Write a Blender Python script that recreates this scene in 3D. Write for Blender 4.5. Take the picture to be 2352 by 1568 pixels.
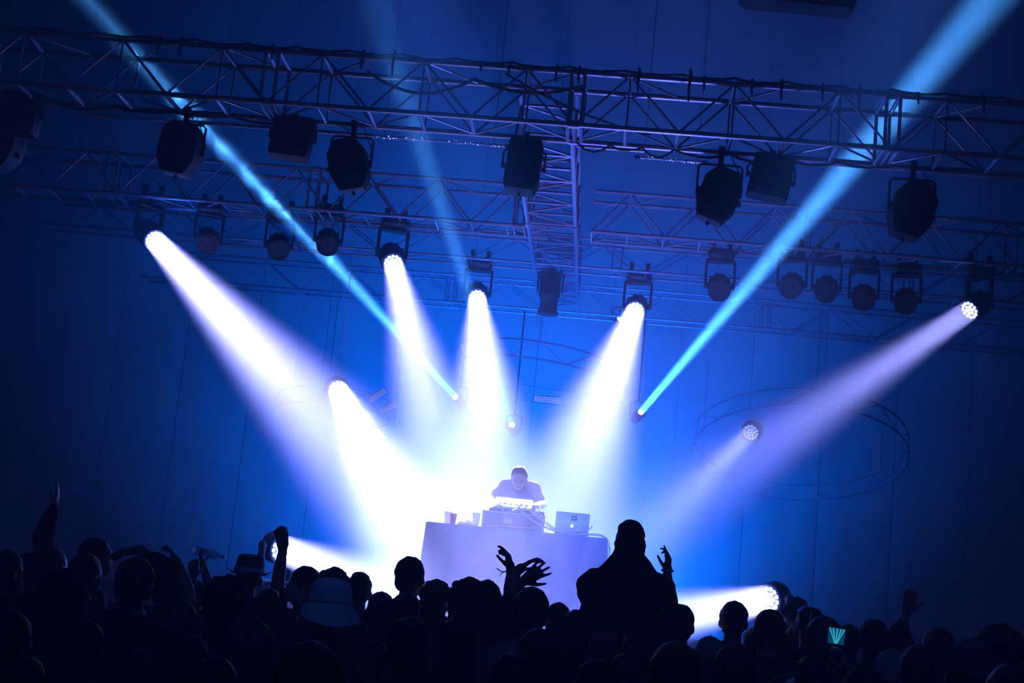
import bpy, bmesh, math, random
from mathutils import Vector, Matrix, Euler, Quaternion
from mathutils import noise as mnoise

for _o in list(bpy.data.objects):
    bpy.data.objects.remove(_o)
SC = bpy.context.scene
COL = SC.collection
R = math.radians
rnd = random.Random(7)

# ------------------------------------------------------------------ camera
F_PX = 3267.0
CAM_Z = 1.75
YAW, PITCH, ROLL = R(4.0), R(10.29), R(5.6)
cam_data = bpy.data.cameras.new('camera')
cam_data.sensor_width = 36.0
cam_data.lens = 36.0 * F_PX / 2352.0
cam_data.clip_end = 200
cam = bpy.data.objects.new('camera', cam_data)
COL.objects.link(cam)
CAM_ROT = Matrix.Rotation(YAW, 3, 'Z') @ Matrix.Rotation(math.pi / 2 + PITCH, 3, 'X') @ Matrix.Rotation(ROLL, 3, 'Z')
cam.location = (0, 0, CAM_Z)
cam.rotation_euler = CAM_ROT.to_euler()
SC.camera = cam


def at(px, py, Y):
    """world point seen at photo pixel (px, py) at stage depth Y"""
    d = CAM_ROT @ Vector(((px - 1176) / F_PX, -(py - 784) / F_PX, -1))
    k = Y / d.y
    return Vector((d.x * k, Y, CAM_Z + d.z * k))


def pxm(Y):
    return F_PX / Y


# ------------------------------------------------------------------ view, world haze
vs = SC.view_settings
vs.view_transform = 'Standard'
vs.look = 'None'
vs.exposure = 0.0
vs.gamma = 1.0
vs.use_curve_mapping = False
cy = SC.cycles
cy.max_bounces = 3
cy.diffuse_bounces = 1
cy.glossy_bounces = 2
cy.transmission_bounces = 3
cy.volume_bounces = 0
cy.transparent_max_bounces = 6
cy.caustics_reflective = False
cy.caustics_refractive = False
cy.use_adaptive_sampling = True
cy.adaptive_threshold = 0.02
cy.use_denoising = True

world = bpy.data.worlds.new('hall_haze')
SC.world = world
world.use_nodes = True
wn = world.node_tree
bgn = wn.nodes.get('Background') or wn.nodes.new('ShaderNodeBackground')
bgn.inputs['Color'].default_value = (0.0, 0.01, 0.05, 1)
bgn.inputs['Strength'].default_value = 0.0
won = wn.nodes.get('World Output') or wn.nodes.new('ShaderNodeOutputWorld')
HAZE = 0.04
vsn = wn.nodes.new('ShaderNodeVolumeScatter')
vsn.inputs['Color'].default_value = (1, 1, 1, 1)
vsn.inputs['Density'].default_value = HAZE
vsn.inputs['Anisotropy'].default_value = 0.0
wn.links.new(vsn.outputs['Volume'], won.inputs['Volume'])

# ------------------------------------------------------------------ lights
WHITE_BLUE = (0.335, 0.345, 1.0)
CYAN = (0.065, 0.36, 1.0)
BLUE = (0.0, 0.125, 1.0)


def aim_rot(a, b):
    return (b - a).to_track_quat('-Z', 'Y').to_euler()


def beam(name, pos, tgt, size, spread, power, color):
    ld = bpy.data.lights.new(name, 'AREA')
    ld.shape = 'DISK'
    ld.size = size
    ld.spread = R(spread)
    ld.energy = power
    ld.color = color
    o = bpy.data.objects.new(name, ld)
    COL.objects.link(o)
    d = (tgt - pos).normalized()
    o.location = pos + d * 0.012
    o.rotation_euler = aim_rot(pos, tgt)
    return o


def halo(pos, tgt, power, color=BLUE, radius=0.12):
    ld = bpy.data.lights.new('lamp_spill', 'POINT')
    ld.energy = power
    ld.color = color
    ld.shadow_soft_size = radius
    o = bpy.data.objects.new('lamp_spill', ld)
    COL.objects.link(o)
    o.location = pos + (tgt - pos).normalized() * 0.16
    return o


# moving-head wash lamps: lens pixel, depth, pixel aimed at, its depth, lens size, spread, power
HEADS = [
    # key, lens px, Y, target px, Y, size, spread deg, power, halo
    ('A', (354, 550), 17.2, (985, 1235), 14.2, 0.27, 16, 760, 50),
    ('B', (903, 604), 17.2, (1045, 1190), 13.6, 0.25, 15.5, 380, 24),
    ('C', (1096, 684), 19.1, (1140, 1330), 12.7, 0.25, 13.5, 480, 18),
    ('D', (1459, 713), 19.1, (1235, 1330), 12.7, 0.27, 14, 500, 18),
    ('E', (2226, 713), 17.2, (1480, 1210), 14.8, 0.26, 13, 110, 6),
    ('F', (776, 894), 18.0, (975, 1290), 13.4, 0.27, 15.5, 520, 26),
    ('G', (648, 1260), 14.9, (985, 1390), 13.6, 0.30, 20, 420, 22),
    ('H', (1766, 1376), 14.8, (1385, 1445), 13.4, 0.30, 16, 440, 14),
    ('I', (1724, 993), 18.4, (1480, 1240), 15.0, 0.22, 12, 35, 1),
]
BEAMS = [
    ('J', (1046, 911), 22.0, (322, 118), 13.6, 0.10, 2.3, 85),
    ('K', (1176, 975), 22.0, (930, 215), 13.6, 0.10, 2.2, 18),
    ('L', (1472, 946), 22.0, (2075, 235), 13.6, 0.11, 2.5, 105),
    ('M', (1424, 730), 22.0, (1545, 200), 13.6, 0.10, 3.0, 2),
]
for k, p, y, t, ty, sz, sp, pw, hl in HEADS:
    a, b = at(*p, y), at(*t, ty)
    beam('wash_beam', a, b, sz, sp, pw, WHITE_BLUE)
    halo(a, b, hl)
for k, p, y, t, ty, sz, sp, pw in BEAMS:
    a, b = at(*p, y), at(*t, ty)
    beam('spot_beam', a, b, sz, sp, pw, CYAN)


def wash(pos, tgt, size, spread, power, color=BLUE):
    ld = bpy.data.lights.new('added_fill', 'AREA')
    ld.shape = 'DISK'
    ld.size = size
    ld.spread = R(spread)
    ld.energy = power
    ld.color = color
    o = bpy.data.objects.new('added_fill', ld)
    COL.objects.link(o)
    o.location = pos
    o.rotation_euler = aim_rot(Vector(pos), Vector(tgt))
    return o


# added blue fill lights, hidden behind the table, for the backcloth and haze glow
wash((-2.6, 20.6, 1.6), (-2.7, 25.5, 4.8), 1.2, 112, 2100)
wash((0.5, 20.6, 1.6), (0.2, 25.5, 4.6), 1.2, 108, 1300)
wash((-1.0, 16.6, 1.5), (-1.2, 21.0, 5.5), 0.8, 90, 360)
wash((1.2, 16.6, 1.5), (1.0, 21.0, 5.5), 0.8, 90, 230)
# added violet-blue fill from below, in place of stage bounce onto the trusses
wash((0.5, 15.0, 1.5), (0.3, 15.6, 7.0), 0.5, 80, 160, (0.13, 0.15, 1.0))
# unseen fill lights added in front to brighten the table
wash((-2.2, 7.5, 7.4), (-0.2, 13.2, 2.2), 0.3, 20, 22, (0.04, 0.18, 1.0))
wash((2.4, 7.5, 7.4), (0.4, 13.2, 2.2), 0.3, 20, 18, (0.05, 0.20, 1.0))
# faint blue fill added over the audience in place of scattered haze light
wash((0.0, 2.0, 9.0), (0.0, 6.0, 0.0), 1.5, 120, 55, (0.05, 0.15, 1.0))

# ------------------------------------------------------------------ materials
def mat(name, color, rough=0.6, metal=0.0, spec=0.3, emit=None, estr=0.0, noise=0.0, nscale=8.0, bump=0.0, alpha=1.0):
    m = bpy.data.materials.new(name)
    m.use_nodes = True
    nt = m.node_tree
    p = nt.nodes['Principled BSDF']
    p.inputs['Base Color'].default_value = (*color, 1)
    p.inputs['Roughness'].default_value = rough
    p.inputs['Metallic'].default_value = metal
    p.inputs['Specular IOR Level'].default_value = spec
    if alpha < 1:
        p.inputs['Alpha'].default_value = alpha
    if emit:
        p.inputs['Emission Color'].default_value = (*emit, 1)
        p.inputs['Emission Strength'].default_value = estr
    if noise or bump:
        tc = nt.nodes.new('ShaderNodeTexCoord')
        nz = nt.nodes.new('ShaderNodeTexNoise')
        nz.inputs['Scale'].default_value = nscale
        nz.inputs['Detail'].default_value = 5
        nt.links.new(tc.outputs['Object'], nz.inputs['Vector'])
        if noise:
            rp = nt.nodes.new('ShaderNodeValToRGB')
            rp.color_ramp.elements[0].position = 0.3
            rp.color_ramp.elements[1].position = 0.7
            rp.color_ramp.elements[0].color = (*[c * (1 - noise) for c in color], 1)
            rp.color_ramp.elements[1].color = (*[min(1, c * (1 + noise)) for c in color], 1)
            nt.links.new(nz.outputs['Fac'], rp.inputs['Fac'])
            nt.links.new(rp.outputs['Color'], p.inputs['Base Color'])
        if bump:
            bp = nt.nodes.new('ShaderNodeBump')
            bp.inputs['Strength'].default_value = bump
            nt.links.new(nz.outputs['Fac'], bp.inputs['Height'])
            nt.links.new(bp.outputs['Normal'], p.inputs['Normal'])
    return m


M = {
    'back': mat('backcloth_fabric', (0.22, 0.22, 0.22), 0.95, spec=0.05, noise=0.12, nscale=1.3),
    'dark_wall': mat('black_drape', (0.03, 0.03, 0.03), 0.95, spec=0.05, noise=0.2, nscale=2),
    'ceiling': mat('roof_membrane', (0.06, 0.06, 0.06), 0.95, spec=0.05, noise=0.2, nscale=2),
    'floor': mat('hall_floor', (0.03, 0.03, 0.03), 0.8, spec=0.1, noise=0.3, nscale=3),
    'stage': mat('stage_deck_black', (0.006, 0.006, 0.006), 0.9, spec=0.02, noise=0.3, nscale=6),
    'alu': mat('truss_aluminium', (0.33, 0.35, 0.42), 0.38, metal=0.6, noise=0.2, nscale=14),
    'black_metal': mat('black_powder_coat', (0.004, 0.006, 0.012), 0.6, spec=0.12, noise=0.3, nscale=20),
    'black_plastic': mat('black_plastic', (0.004, 0.006, 0.012), 0.45, spec=0.2),
    'rubber': mat('cable_rubber', (0.01, 0.01, 0.01), 0.6, spec=0.2),
    'lens': mat('dark_lens_glass', (0.003, 0.004, 0.008), 0.12, spec=0.5),
    'led': mat('lit_led_lens', (0.5, 0.5, 0.6), 0.3, emit=(0.30, 0.38, 1.0), estr=14.0),
    'led_cyan': mat('lit_beam_lens', (0.5, 0.6, 0.6), 0.3, emit=(0.45, 0.8, 1.0), estr=5.0),
    'led_dim': mat('dim_led_lens', (0.5, 0.5, 0.6), 0.3, emit=(0.5, 0.5, 1.0), estr=0.9),
    'bar_tube': mat('bar_tube_glow', (0.5, 0.5, 0.6), 0.3, emit=(0.35, 0.4, 1.0), estr=0.9),
    'tube': mat('frosted_tube', (0.5, 0.55, 0.6), 0.25, spec=0.8, emit=(0.25, 0.45, 1.0), estr=0.8, bump=0.6, nscale=60),  # glitter of the crystals put in as a glow
    'glint_glow': mat('bead_glint_glow', (0.6, 0.6, 0.7), 0.2, spec=0.8, emit=(0.35, 0.5, 1.0), estr=2.2),  # reflected glints put in as emission
    'bar_off': mat('blue_grey_tube', (0.15, 0.2, 0.35), 0.35, spec=0.6),
    'cloth': mat('table_cloth', (0.10, 0.17, 0.34), 0.9, spec=0.1, noise=0.15, nscale=9, bump=0.2),
    'case': mat('flight_case_laminate', (0.12, 0.12, 0.14), 0.5, spec=0.4, noise=0.2, nscale=12),
    'silver': mat('silver_metal', (0.45, 0.45, 0.48), 0.55, metal=0.15),
    'keys': mat('pale_panel', (0.6, 0.6, 0.62), 0.35, spec=0.5),
    'cable_pale': mat('pale_cable', (0.45, 0.45, 0.48), 0.4, spec=0.5),
    'cup': mat('translucent_cup', (0.85, 0.85, 0.87), 0.3, spec=0.5, alpha=0.6),
    'cup_red': mat('red_paper_cup', (0.6, 0.12, 0.12), 0.4, spec=0.3),
    'towel': mat('white_towel', (0.8, 0.8, 0.8), 0.95, noise=0.1, nscale=40, bump=0.5),
    'ink': mat('dark_print', (0.02, 0.02, 0.03), 0.6),
    'logo': mat('lit_logo', (0.8, 0.8, 0.8), 0.3, emit=(0.8, 0.85, 1.0), estr=1.2),
    'skin': mat('skin', (0.20, 0.12, 0.09), 0.55, spec=0.25, noise=0.08, nscale=15),
    'skin_pale': mat('skin_pale', (0.38, 0.26, 0.21), 0.5, spec=0.3, noise=0.08, nscale=15),
    'hair': mat('dark_hair', (0.008, 0.007, 0.006), 0.6, spec=0.12, noise=0.4, nscale=60, bump=0.5),
    'hair_brown': mat('brown_hair', (0.025, 0.015, 0.01), 0.6, spec=0.12, noise=0.4, nscale=60, bump=0.5),
    'tee_black': mat('black_shirt', (0.010, 0.010, 0.012), 0.9, spec=0.05, bump=0.3, nscale=12),
    'tee_navy': mat('navy_shirt', (0.012, 0.016, 0.035), 0.9, spec=0.05, bump=0.3, nscale=12),
    'tee_grey': mat('grey_shirt', (0.07, 0.075, 0.08), 0.9, spec=0.05, bump=0.3, nscale=12),
    'tee_red': mat('dark_red_shirt', (0.06, 0.008, 0.01), 0.9, spec=0.05, bump=0.3, nscale=12),
    'denim': mat('dark_trousers', (0.012, 0.014, 0.022), 0.9, spec=0.05),
    'hat_pale': mat('pale_hat_cloth', (0.42, 0.42, 0.44), 0.9, spec=0.05, noise=0.1, nscale=30, bump=0.3),
    'hat_dark': mat('dark_hat_cloth', (0.05, 0.05, 0.06), 0.9, spec=0.05, noise=0.2, nscale=30),
    'hat_teal': mat('teal_cap_cloth', (0.02, 0.16, 0.14), 0.9, spec=0.05),
    'eye': mat('eye_white', (0.5, 0.5, 0.5), 0.2),
    'band': mat('pale_band', (0.5, 0.5, 0.55), 0.5),
}


# ------------------------------------------------------------------ mesh building
class MB:
    def __init__(self):
        self.v = []
        self.f = []
        self.smooth = True

    def ring_tube(self, rings, close=True):
        """rings: list of lists of points, all the same length"""
        n = len(rings[0])
        base = len(self.v)
        for r in rings:
            self.v.extend([tuple(p) for p in r])
        for i in range(len(rings) - 1):
            for j in range(n):
                a = base + i * n + j
                b = base + i * n + (j + 1) % n
                self.f.append((a, b, b + n, a + n))
        if close:
            self.f.append(tuple(base + j for j in range(n))[::-1])
            e = base + (len(rings) - 1) * n
            self.f.append(tuple(e + j for j in range(n)))
        return self

    def tube(self, pts, r, n=8):
        pts = [Vector(p) for p in pts]
        rs = r if isinstance(r, (list, tuple)) else [r] * len(pts)
        rings = []
        up = None
        for i, p in enumerate(pts):
            if i == 0:
                d = pts[1] - p
            elif i == len(pts) - 1:
                d = p - pts[-2]
            else:
                d = pts[i + 1] - pts[i - 1]
            d.normalize()
            if up is None:
                up = Vector((0, 0, 1)) if abs(d.z) < 0.9 else Vector((0, 1, 0))
            u = (up - d * up.dot(d))
            if u.length < 1e-5:
                u = Vector((1, 0, 0)) - d * d.x
            u.normalize()
            w = d.cross(u)
            rings.append([p + (u * math.cos(2 * math.pi * k / n) + w * math.sin(2 * math.pi * k / n)) * rs[i] for k in range(n)])
            up = u
        self.ring_tube(rings)
        return self

    def cap(self, p0, p1, r0, r1, n=12):
        """a tapered capsule"""
        p0, p1 = Vector(p0), Vector(p1)
        d = (p1 - p0)
        if d.length < 1e-6:
            d = Vector((0, 0, 1e-4))
            p1 = p0 + d
        dn = d.normalized()
        pts, rs = [], []
        for a in (-80, -50, -20, 0):
            pts.append(p0 + dn * r0 * math.sin(R(a)))
            rs.append(r0 * math.cos(R(a)))
        for a in (0, 20, 50, 80):
            pts.append(p1 + dn * r1 * math.sin(R(a)))
            rs.append(r1 * math.cos(R(a)))
        u = Vector((0, 0, 1)) if abs(dn.z) < 0.9 else Vector((0, 1, 0))
        u = (u - dn * u.dot(dn)).normalized()
        w = dn.cross(u)
        self.ring_tube([[p + (u * math.cos(2 * math.pi * k / n) + w * math.sin(2 * math.pi * k / n)) * q for k in range(n)]
                        for p, q in zip(pts, rs)])
        return self

    def ell(self, c, r, rot=None, n=16, m=10):
        c = Vector(c)
        rings = []
        for i in range(m + 1):
            a = math.pi * (0.03 + 0.94 * i / m) - math.pi / 2
            ring = []
            for k in range(n):
                t = 2 * math.pi * k / n
                p = Vector((math.cos(a) * math.cos(t) * r[0], math.cos(a) * math.sin(t) * r[1], math.sin(a) * r[2]))
                if rot is not None:
                    p = rot @ p
                ring.append(c + p)
            rings.append(ring)
        self.ring_tube(rings)
        return self

    def box(self, c, s, rot=None, bev=0.0):
        c = Vector(c)
        x, y, z = [q / 2 for q in s]
        b = min(bev, x * .9, y * .9, z * .9)
        base = len(self.v)
        if b <= 0:
            pts = [(sx * x, sy * y, sz * z) for sz in (-1, 1) for sy in (-1, 1) for sx in (-1, 1)]
            fs = [(0, 2, 3, 1), (4, 5, 7, 6), (0, 1, 5, 4), (2, 6, 7, 3), (0, 4, 6, 2), (1, 3, 7, 5)]
            self.v += [tuple(c + (rot @ Vector(p) if rot is not None else Vector(p))) for p in pts]
            self.f += [tuple(base + i for i in f) for f in fs]
        else:
            def loop(k, zz):
                X, Y = x - k, y - k
                return [(X, Y - b, zz), (X - b, Y, zz), (-X + b, Y, zz), (-X, Y - b, zz), (-X, -Y + b, zz), (-X + b, -Y, zz), (X - b, -Y, zz), (X, -Y + b, zz)]
            rings = [loop(b * .7, -z), loop(0, -z + b), loop(0, z - b), loop(b * .7, z)]
            self.ring_tube([[c + (rot @ Vector(p) if rot is not None else Vector(p)) for p in r] for r in rings])
        return self

    def lathe(self, prof, origin=(0, 0, 0), rot=None, n=24, close=True):
        """prof: (radius, z) pairs; the axis is local z"""
        o = Vector(origin)
        rings = []
        for r, z in prof:
            ring = []
            for k in range(n):
                t = 2 * math.pi * k / n
                p = Vector((r * math.cos(t), r * math.sin(t), z))
                if rot is not None:
                    p = rot @ p
                ring.append(o + p)
            rings.append(ring)
        self.ring_tube(rings, close)
        return self

    def prism(self, outline, axis0, axis1, o0, o1):
        """outline in 2-D (u, v) placed with axis0, axis1, swept from o0 to o1"""
        o0, o1 = Vector(o0), Vector(o1)
        a0, a1 = Vector(axis0), Vector(axis1)
        self.ring_tube([[o + a0 * u + a1 * v for u, v in outline] for o in (o0, o1)])
        return self

    def mesh(self, name, m, smooth=True, ang=40):
        me = bpy.data.meshes.new(name)
        me.from_pydata(self.v, [], self.f)
        bm = bmesh.new()
        bm.from_mesh(me)
        bmesh.ops.recalc_face_normals(bm, faces=bm.faces)
        for f in bm.faces:
            f.smooth = smooth
        if smooth:
            for e in bm.edges:
                if len(e.link_faces) == 2 and e.calc_face_angle(0) > R(ang):
                    e.smooth = False
        bm.to_mesh(me)
        bm.free()
        me.materials.append(m)
        return me

    def build(self, name, m, parent=None, loc=None, smooth=True):
        return put(name, self.mesh(name, m, smooth), parent, loc)


def put(name, me, parent=None, loc=None, rot=None):
    o = bpy.data.objects.new(name, me)
    COL.objects.link(o)
    if parent:
        o.parent = parent
    if loc is not None:
        o.location = loc
    if rot is not None:
        o.rotation_euler = rot
    return o


def tag(o, label, cat, group=None, kind=None):
    if label:
        o['label'] = label
    if cat:
        o['category'] = cat
    if group:
        o['group'] = group
    if kind:
        o['kind'] = kind
    return o


def thing(name, label, cat, loc=(0, 0, 0), rot=None, group=None):
    o = bpy.data.objects.new(name, None)
    o.empty_display_size = 0.1
    COL.objects.link(o)
    o.location = loc
    if rot is not None:
        o.rotation_euler = rot
    return tag(o, label, cat, group)


def voxelise(mb, name, m, voxel, smooth_it=3, noise_amp=0.0, noise_scale=12.0, seed=0):
    """joins overlapping closed shapes into one continuous surface"""
    me = bpy.data.meshes.new('src')
    me.from_pydata(mb.v, [], mb.f)
    bm = bmesh.new()
    bm.from_mesh(me)
    bmesh.ops.recalc_face_normals(bm, faces=bm.faces)
    bm.to_mesh(me)
    bm.free()
    o = bpy.data.objects.new('src', me)
    COL.objects.link(o)
    md = o.modifiers.new('r', 'REMESH')
    md.mode = 'VOXEL'
    md.voxel_size = voxel
    if smooth_it:
        sm = o.modifiers.new('s', 'SMOOTH')
        sm.factor = 0.5
        sm.iterations = smooth_it
    dg = bpy.context.evaluated_depsgraph_get()
    out = bpy.data.meshes.new_from_object(o.evaluated_get(dg))
    bpy.data.objects.remove(o)
    bpy.data.meshes.remove(me)
    out.name = name
    if noise_amp:
        off = Vector((seed * 3.1, seed * 1.7, 0))
        for v in out.vertices:
            q = mnoise.noise(v.co * noise_scale + off) + 0.5 * mnoise.noise(v.co * noise_scale * 2.3 + off)
            v.co += v.normal * (q * noise_amp)
    out.materials.clear()
    out.materials.append(m)
    for p in out.polygons:
        p.use_smooth = True
    return out

# ------------------------------------------------------------------ the hall
STAGE_Z = 1.40


def slab(name, lo, hi, m, parent=None):
    mb = MB()
    mb.box([(lo[i] + hi[i]) / 2 for i in range(3)], [hi[i] - lo[i] for i in range(3)])
    o = mb.build(name, m, parent, smooth=False)
    o['kind'] = 'structure'
    return o


XL, XR, YB, YF, ZT = -13.0, 13.0, 25.5, -4.0, 14.5
slab('floor', (XL, YF, -0.2), (XR, YB, 0), M['floor'])
slab('ceiling', (XL, YF, ZT), (XR, YB + .3, ZT + .2), M['ceiling'])
slab('wall_left', (XL - .2, YF, -.2), (XL, YB + .3, ZT + .2), M['dark_wall'])
slab('wall_right', (XR, YF, -.2), (XR + .2, YB + .3, ZT + .2), M['dark_wall'])
slab('wall_front', (XL - .2, YF - .2, -.2), (XR + .2, YF, ZT + .2), M['dark_wall'])
wb = slab('wall_back', (XL, YB + .1, 0), (XR, YB + .3, ZT), M['back'])
# hanging widths of fabric with a seam between them
NP = 20
pw = (XR - XL) / NP
pm = MB()
prof = []
for k in range(9):
    u = k / 8
    prof.append((0.006 + u * (pw - 0.012), -0.02 - 0.014 * math.sin(math.pi * u) ** 0.5 * (1 + 0.25 * math.sin(u * 9))))
prof += [(pw - 0.006, 0.02), (0.006, 0.02)]
pm.prism(prof, (1, 0, 0), (0, 1, 0), (0, 0, 0.02), (0, 0, ZT - 0.02))
pme = pm.mesh('fabric_panel', M['back'])
for i in range(NP):
    put('fabric_panel', pme, wb, (XL + i * pw, YB + .06, 0))
slab('floor_stage', (-9, 12.7, 0), (9, YB - .05, STAGE_Z - .04), M['stage'])
dm = MB().box((0, 0, -.02), (1.99, 1.59, .04), bev=.004).mesh('deck_panel', M['stage'], smooth=False)
so = bpy.data.objects['floor_stage']
for i in range(9):
    for j in range(8):
        put('deck_panel', dm, so, (-8 + 2 * i, 13.5 + 1.6 * j, STAGE_Z))


# ------------------------------------------------------------------ trusses
def truss(label, p0, length, H, D, pitch, rc=0.025, rb=0.013, along='x', seg=None, lean=1, n=8, group=None, posts=False, rx=None):
    """box truss; p0 is the near lower corner where it starts"""
    t = thing('lighting_truss', label, 'truss', p0, (0, 0, math.pi / 2 if along == 'y' else 0), group)
    # local x runs along it, local y across, z up
    ys = (0, D)
    ch = MB().tube([(0, 0, 0), (length, 0, 0)], rc, n).mesh('chord', M['alu'])
    for y in ys:
        for z in (0, H):
            put('chord', ch, t, (0, y, z))
    hp = pitch / 2
    cnt = int(length / hp)
    up = MB().tube([(0, 0, 0), (hp, 0, H)], rb, 6).mesh('diagonal_brace', M['alu'])
    dn = MB().tube([(0, 0, H), (hp, 0, 0)], rb, 6).mesh('diagonal_brace', M['alu'])
    cr = MB().tube([(0, 0, 0), (0, D, 0)], rx or rb * 1.25, 6).mesh('cross_brace', M['alu'])
    fl = MB().tube([(0, 0, 0), (hp, D, 0)], rb, 6).mesh('flat_brace', M['alu'])
    fr = MB().tube([(0, D, 0), (hp, 0, 0)], rb, 6).mesh('flat_brace', M['alu'])
    vt = MB().tube([(0, 0, 0), (0, 0, H)], rb * 1.5, 6).mesh('post', M['alu'])
    tp_ = MB().tube([(0, 0, 0), (0, 0, H)], rb * .9, 6).mesh('thin_post', M['alu'])
    for i in range(cnt):
        x = i * hp
        for y in ys:
            put('diagonal_brace', up if (i + lean) % 2 else dn, t, (x, y, 0))
        put('cross_brace', cr, t, (x, 0, 0))
        put('flat_brace', fl if i % 2 else fr, t, (x, 0, 0))
        if posts and i % 2:
            for y in ys:
                put('thin_post', tp_, t, (x, y, 0))
        if i % 2:
            put('cross_brace', cr, t, (x, 0, H))
            put('flat_brace', fr if i % 4 == 1 else fl, t, (x, 0, H))
    if seg:
        cl = MB().tube([(-.05, 0, 0), (.05, 0, 0)], rc * 1.5, n).mesh('coupler', M['alu'])
        k = seg
        while k < length:
            for dx in (-.065, .065):
                for y in ys:
                    put('post', vt, t, (k + dx, y, 0))
                put('cross_brace', cr, t, (k + dx, 0, 0))
                put('cross_brace', cr, t, (k + dx, 0, H))
            for y in ys:
                for z in (0, H):
                    put('coupler', cl, t, (k, y, z))
            k += seg
    return t


TZ = 6.30
FY, MY, RY, BY = 13.1, 17.0, 18.9, 22.0
x_joint = at(1318, 292, FY).x
seg = 3.02
xs = x_joint - 3 * seg
truss('large aluminium box truss across the top of the picture, nearest the audience', (xs, FY, TZ), 16.0, 0.53, 0.50, seg / 3, 0.027, 0.012, seg=seg, posts=True, rx=.021)
xj2 = at(1330, 527, MY).x
truss('aluminium box truss crossing the middle distance behind the nearest truss', (xj2 - 0.35 - 8.2, MY, TZ), 8.15, 0.52, 0.50, 0.9, 0.024, 0.012, seg=2.6,
      group=None)
truss('dim box truss to the right of the lengthwise ladder truss', (xj2 + 0.35 - .2, MY, TZ), 8.1, 0.52, 0.50, 0.9, 0.024, 0.012, seg=2.6)
truss('thin hazy truss behind the middle one, carrying two bright lamps', (-8.0, RY, TZ), 16.0, 0.40, 0.40, 1.2, 0.02, 0.009, seg=4.0)
truss('faintest truss, farthest back under the roof', (-7.6, BY, TZ), 15.0, 0.45, 0.40, 1.3, 0.02, 0.009, seg=5.0)
truss('ladder-like truss running away from the audience in the centre', (at(1322, 525, MY).x, FY + 0.54, TZ), 8.4, 0.52, 0.58, 0.9, 0.027, 0.014,
      along='y', seg=3.2)

# a lower pipe along the near truss
for nm, lb, pa, pb, Y, r in [
    ('pipe', 'pale pipe running level just under the near truss, from the left lamps to the middle', (200, 262), (860, 312), 14.4, 0.022),
    ('pipe', 'pale pipe under the near truss, right of the lengthwise ladder truss', (1325, 332), (1480, 350), 14.6, 0.02),
    ('pipe', 'long grey pipe under the right end of the near truss', (1840, 372), (2420, 408), 14.3, 0.035),
]:
    a, b = at(*pa, Y), at(*pb, Y)
    b.z = a.z = (a.z + b.z) / 2
    o = thing(nm, lb, 'pipe', a)
    MB().tube([(0, 0, 0), b - a], r, 10).build('tube', M['alu'], o)
    hk = MB().tube([(0, 0, 0), (0, 0, .05), (0, FY + .5 - a.y, TZ - a.z)], .01, 6).mesh('hanger', M['black_metal'])
    for k in range(4):
        put('hanger', hk, o, (b - a) * (0.1 + 0.27 * k))

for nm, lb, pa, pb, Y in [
    ('glitter_tube', 'long glittering glass tube under the near truss, left of the centre lamp', (852, 311), (1165, 336), 15.2),
    ('glitter_tube', 'short glittering glass tube under the near truss, right of the ladder truss', (1464, 362), (1618, 372), 15.2),
]:
    a, b = at(*pa, Y), at(*pb, Y)
    b.z = a.z = (a.z + b.z) / 2
    o = thing(nm, lb, 'tube light', a)
    d = b - a
    MB().tube([(0, 0, 0), d], .014, 10).build('glass_tube', M['bar_off'], o)
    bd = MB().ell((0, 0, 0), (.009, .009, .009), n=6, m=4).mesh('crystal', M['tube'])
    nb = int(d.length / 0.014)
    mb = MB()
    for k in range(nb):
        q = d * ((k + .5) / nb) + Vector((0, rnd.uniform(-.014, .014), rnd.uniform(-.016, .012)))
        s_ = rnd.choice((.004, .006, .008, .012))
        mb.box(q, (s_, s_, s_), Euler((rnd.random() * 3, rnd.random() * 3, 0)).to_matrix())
    st = mb.build('glass_bead', M['glint_glow'], o)  # beads glow to stand in for reflected glitter
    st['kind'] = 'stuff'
    ec = MB().tube([(-.03, 0, 0), (.03, 0, 0)], .022, 10).mesh('end_cap', M['black_metal'])
    put('end_cap', ec, o, (0, 0, 0))
    put('end_cap', ec, o, d)
    hg = MB().tube([(0, 0, 0), (0, 0, ZT - a.z)], .004, 5).mesh('wire', M['black_metal'])
    put('wire', hg, o, d * .1)
    put('wire', hg, o, d * .9)


# ------------------------------------------------------------------ cables on the truss
def sag(a, b, dips, amp, n=9, seed=1):
    rr = random.Random(seed)
    pts = []
    for s in range(dips):
        am = amp * rr.uniform(.4, 1.3)
        for k in range(n):
            u = k / n
            p = a.lerp(b, (s + u) / dips)
            pts.append(p + Vector((0, rr.uniform(-.012, .012), -am * 4 * u * (1 - u))))
    pts.append(b.copy())
    return pts


def cable(label, pts, r=.011, group=None):
    o = MB().tube([p - pts[0] for p in pts], r, 6).build('cable', M['rubber'], None, pts[0])
    return tag(o, label, 'cable', group)


def tp(px, z, y):
    """point over the near truss at photo column px"""
    q = at(px, 250, FY)
    return Vector((q.x, y, z))


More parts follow.
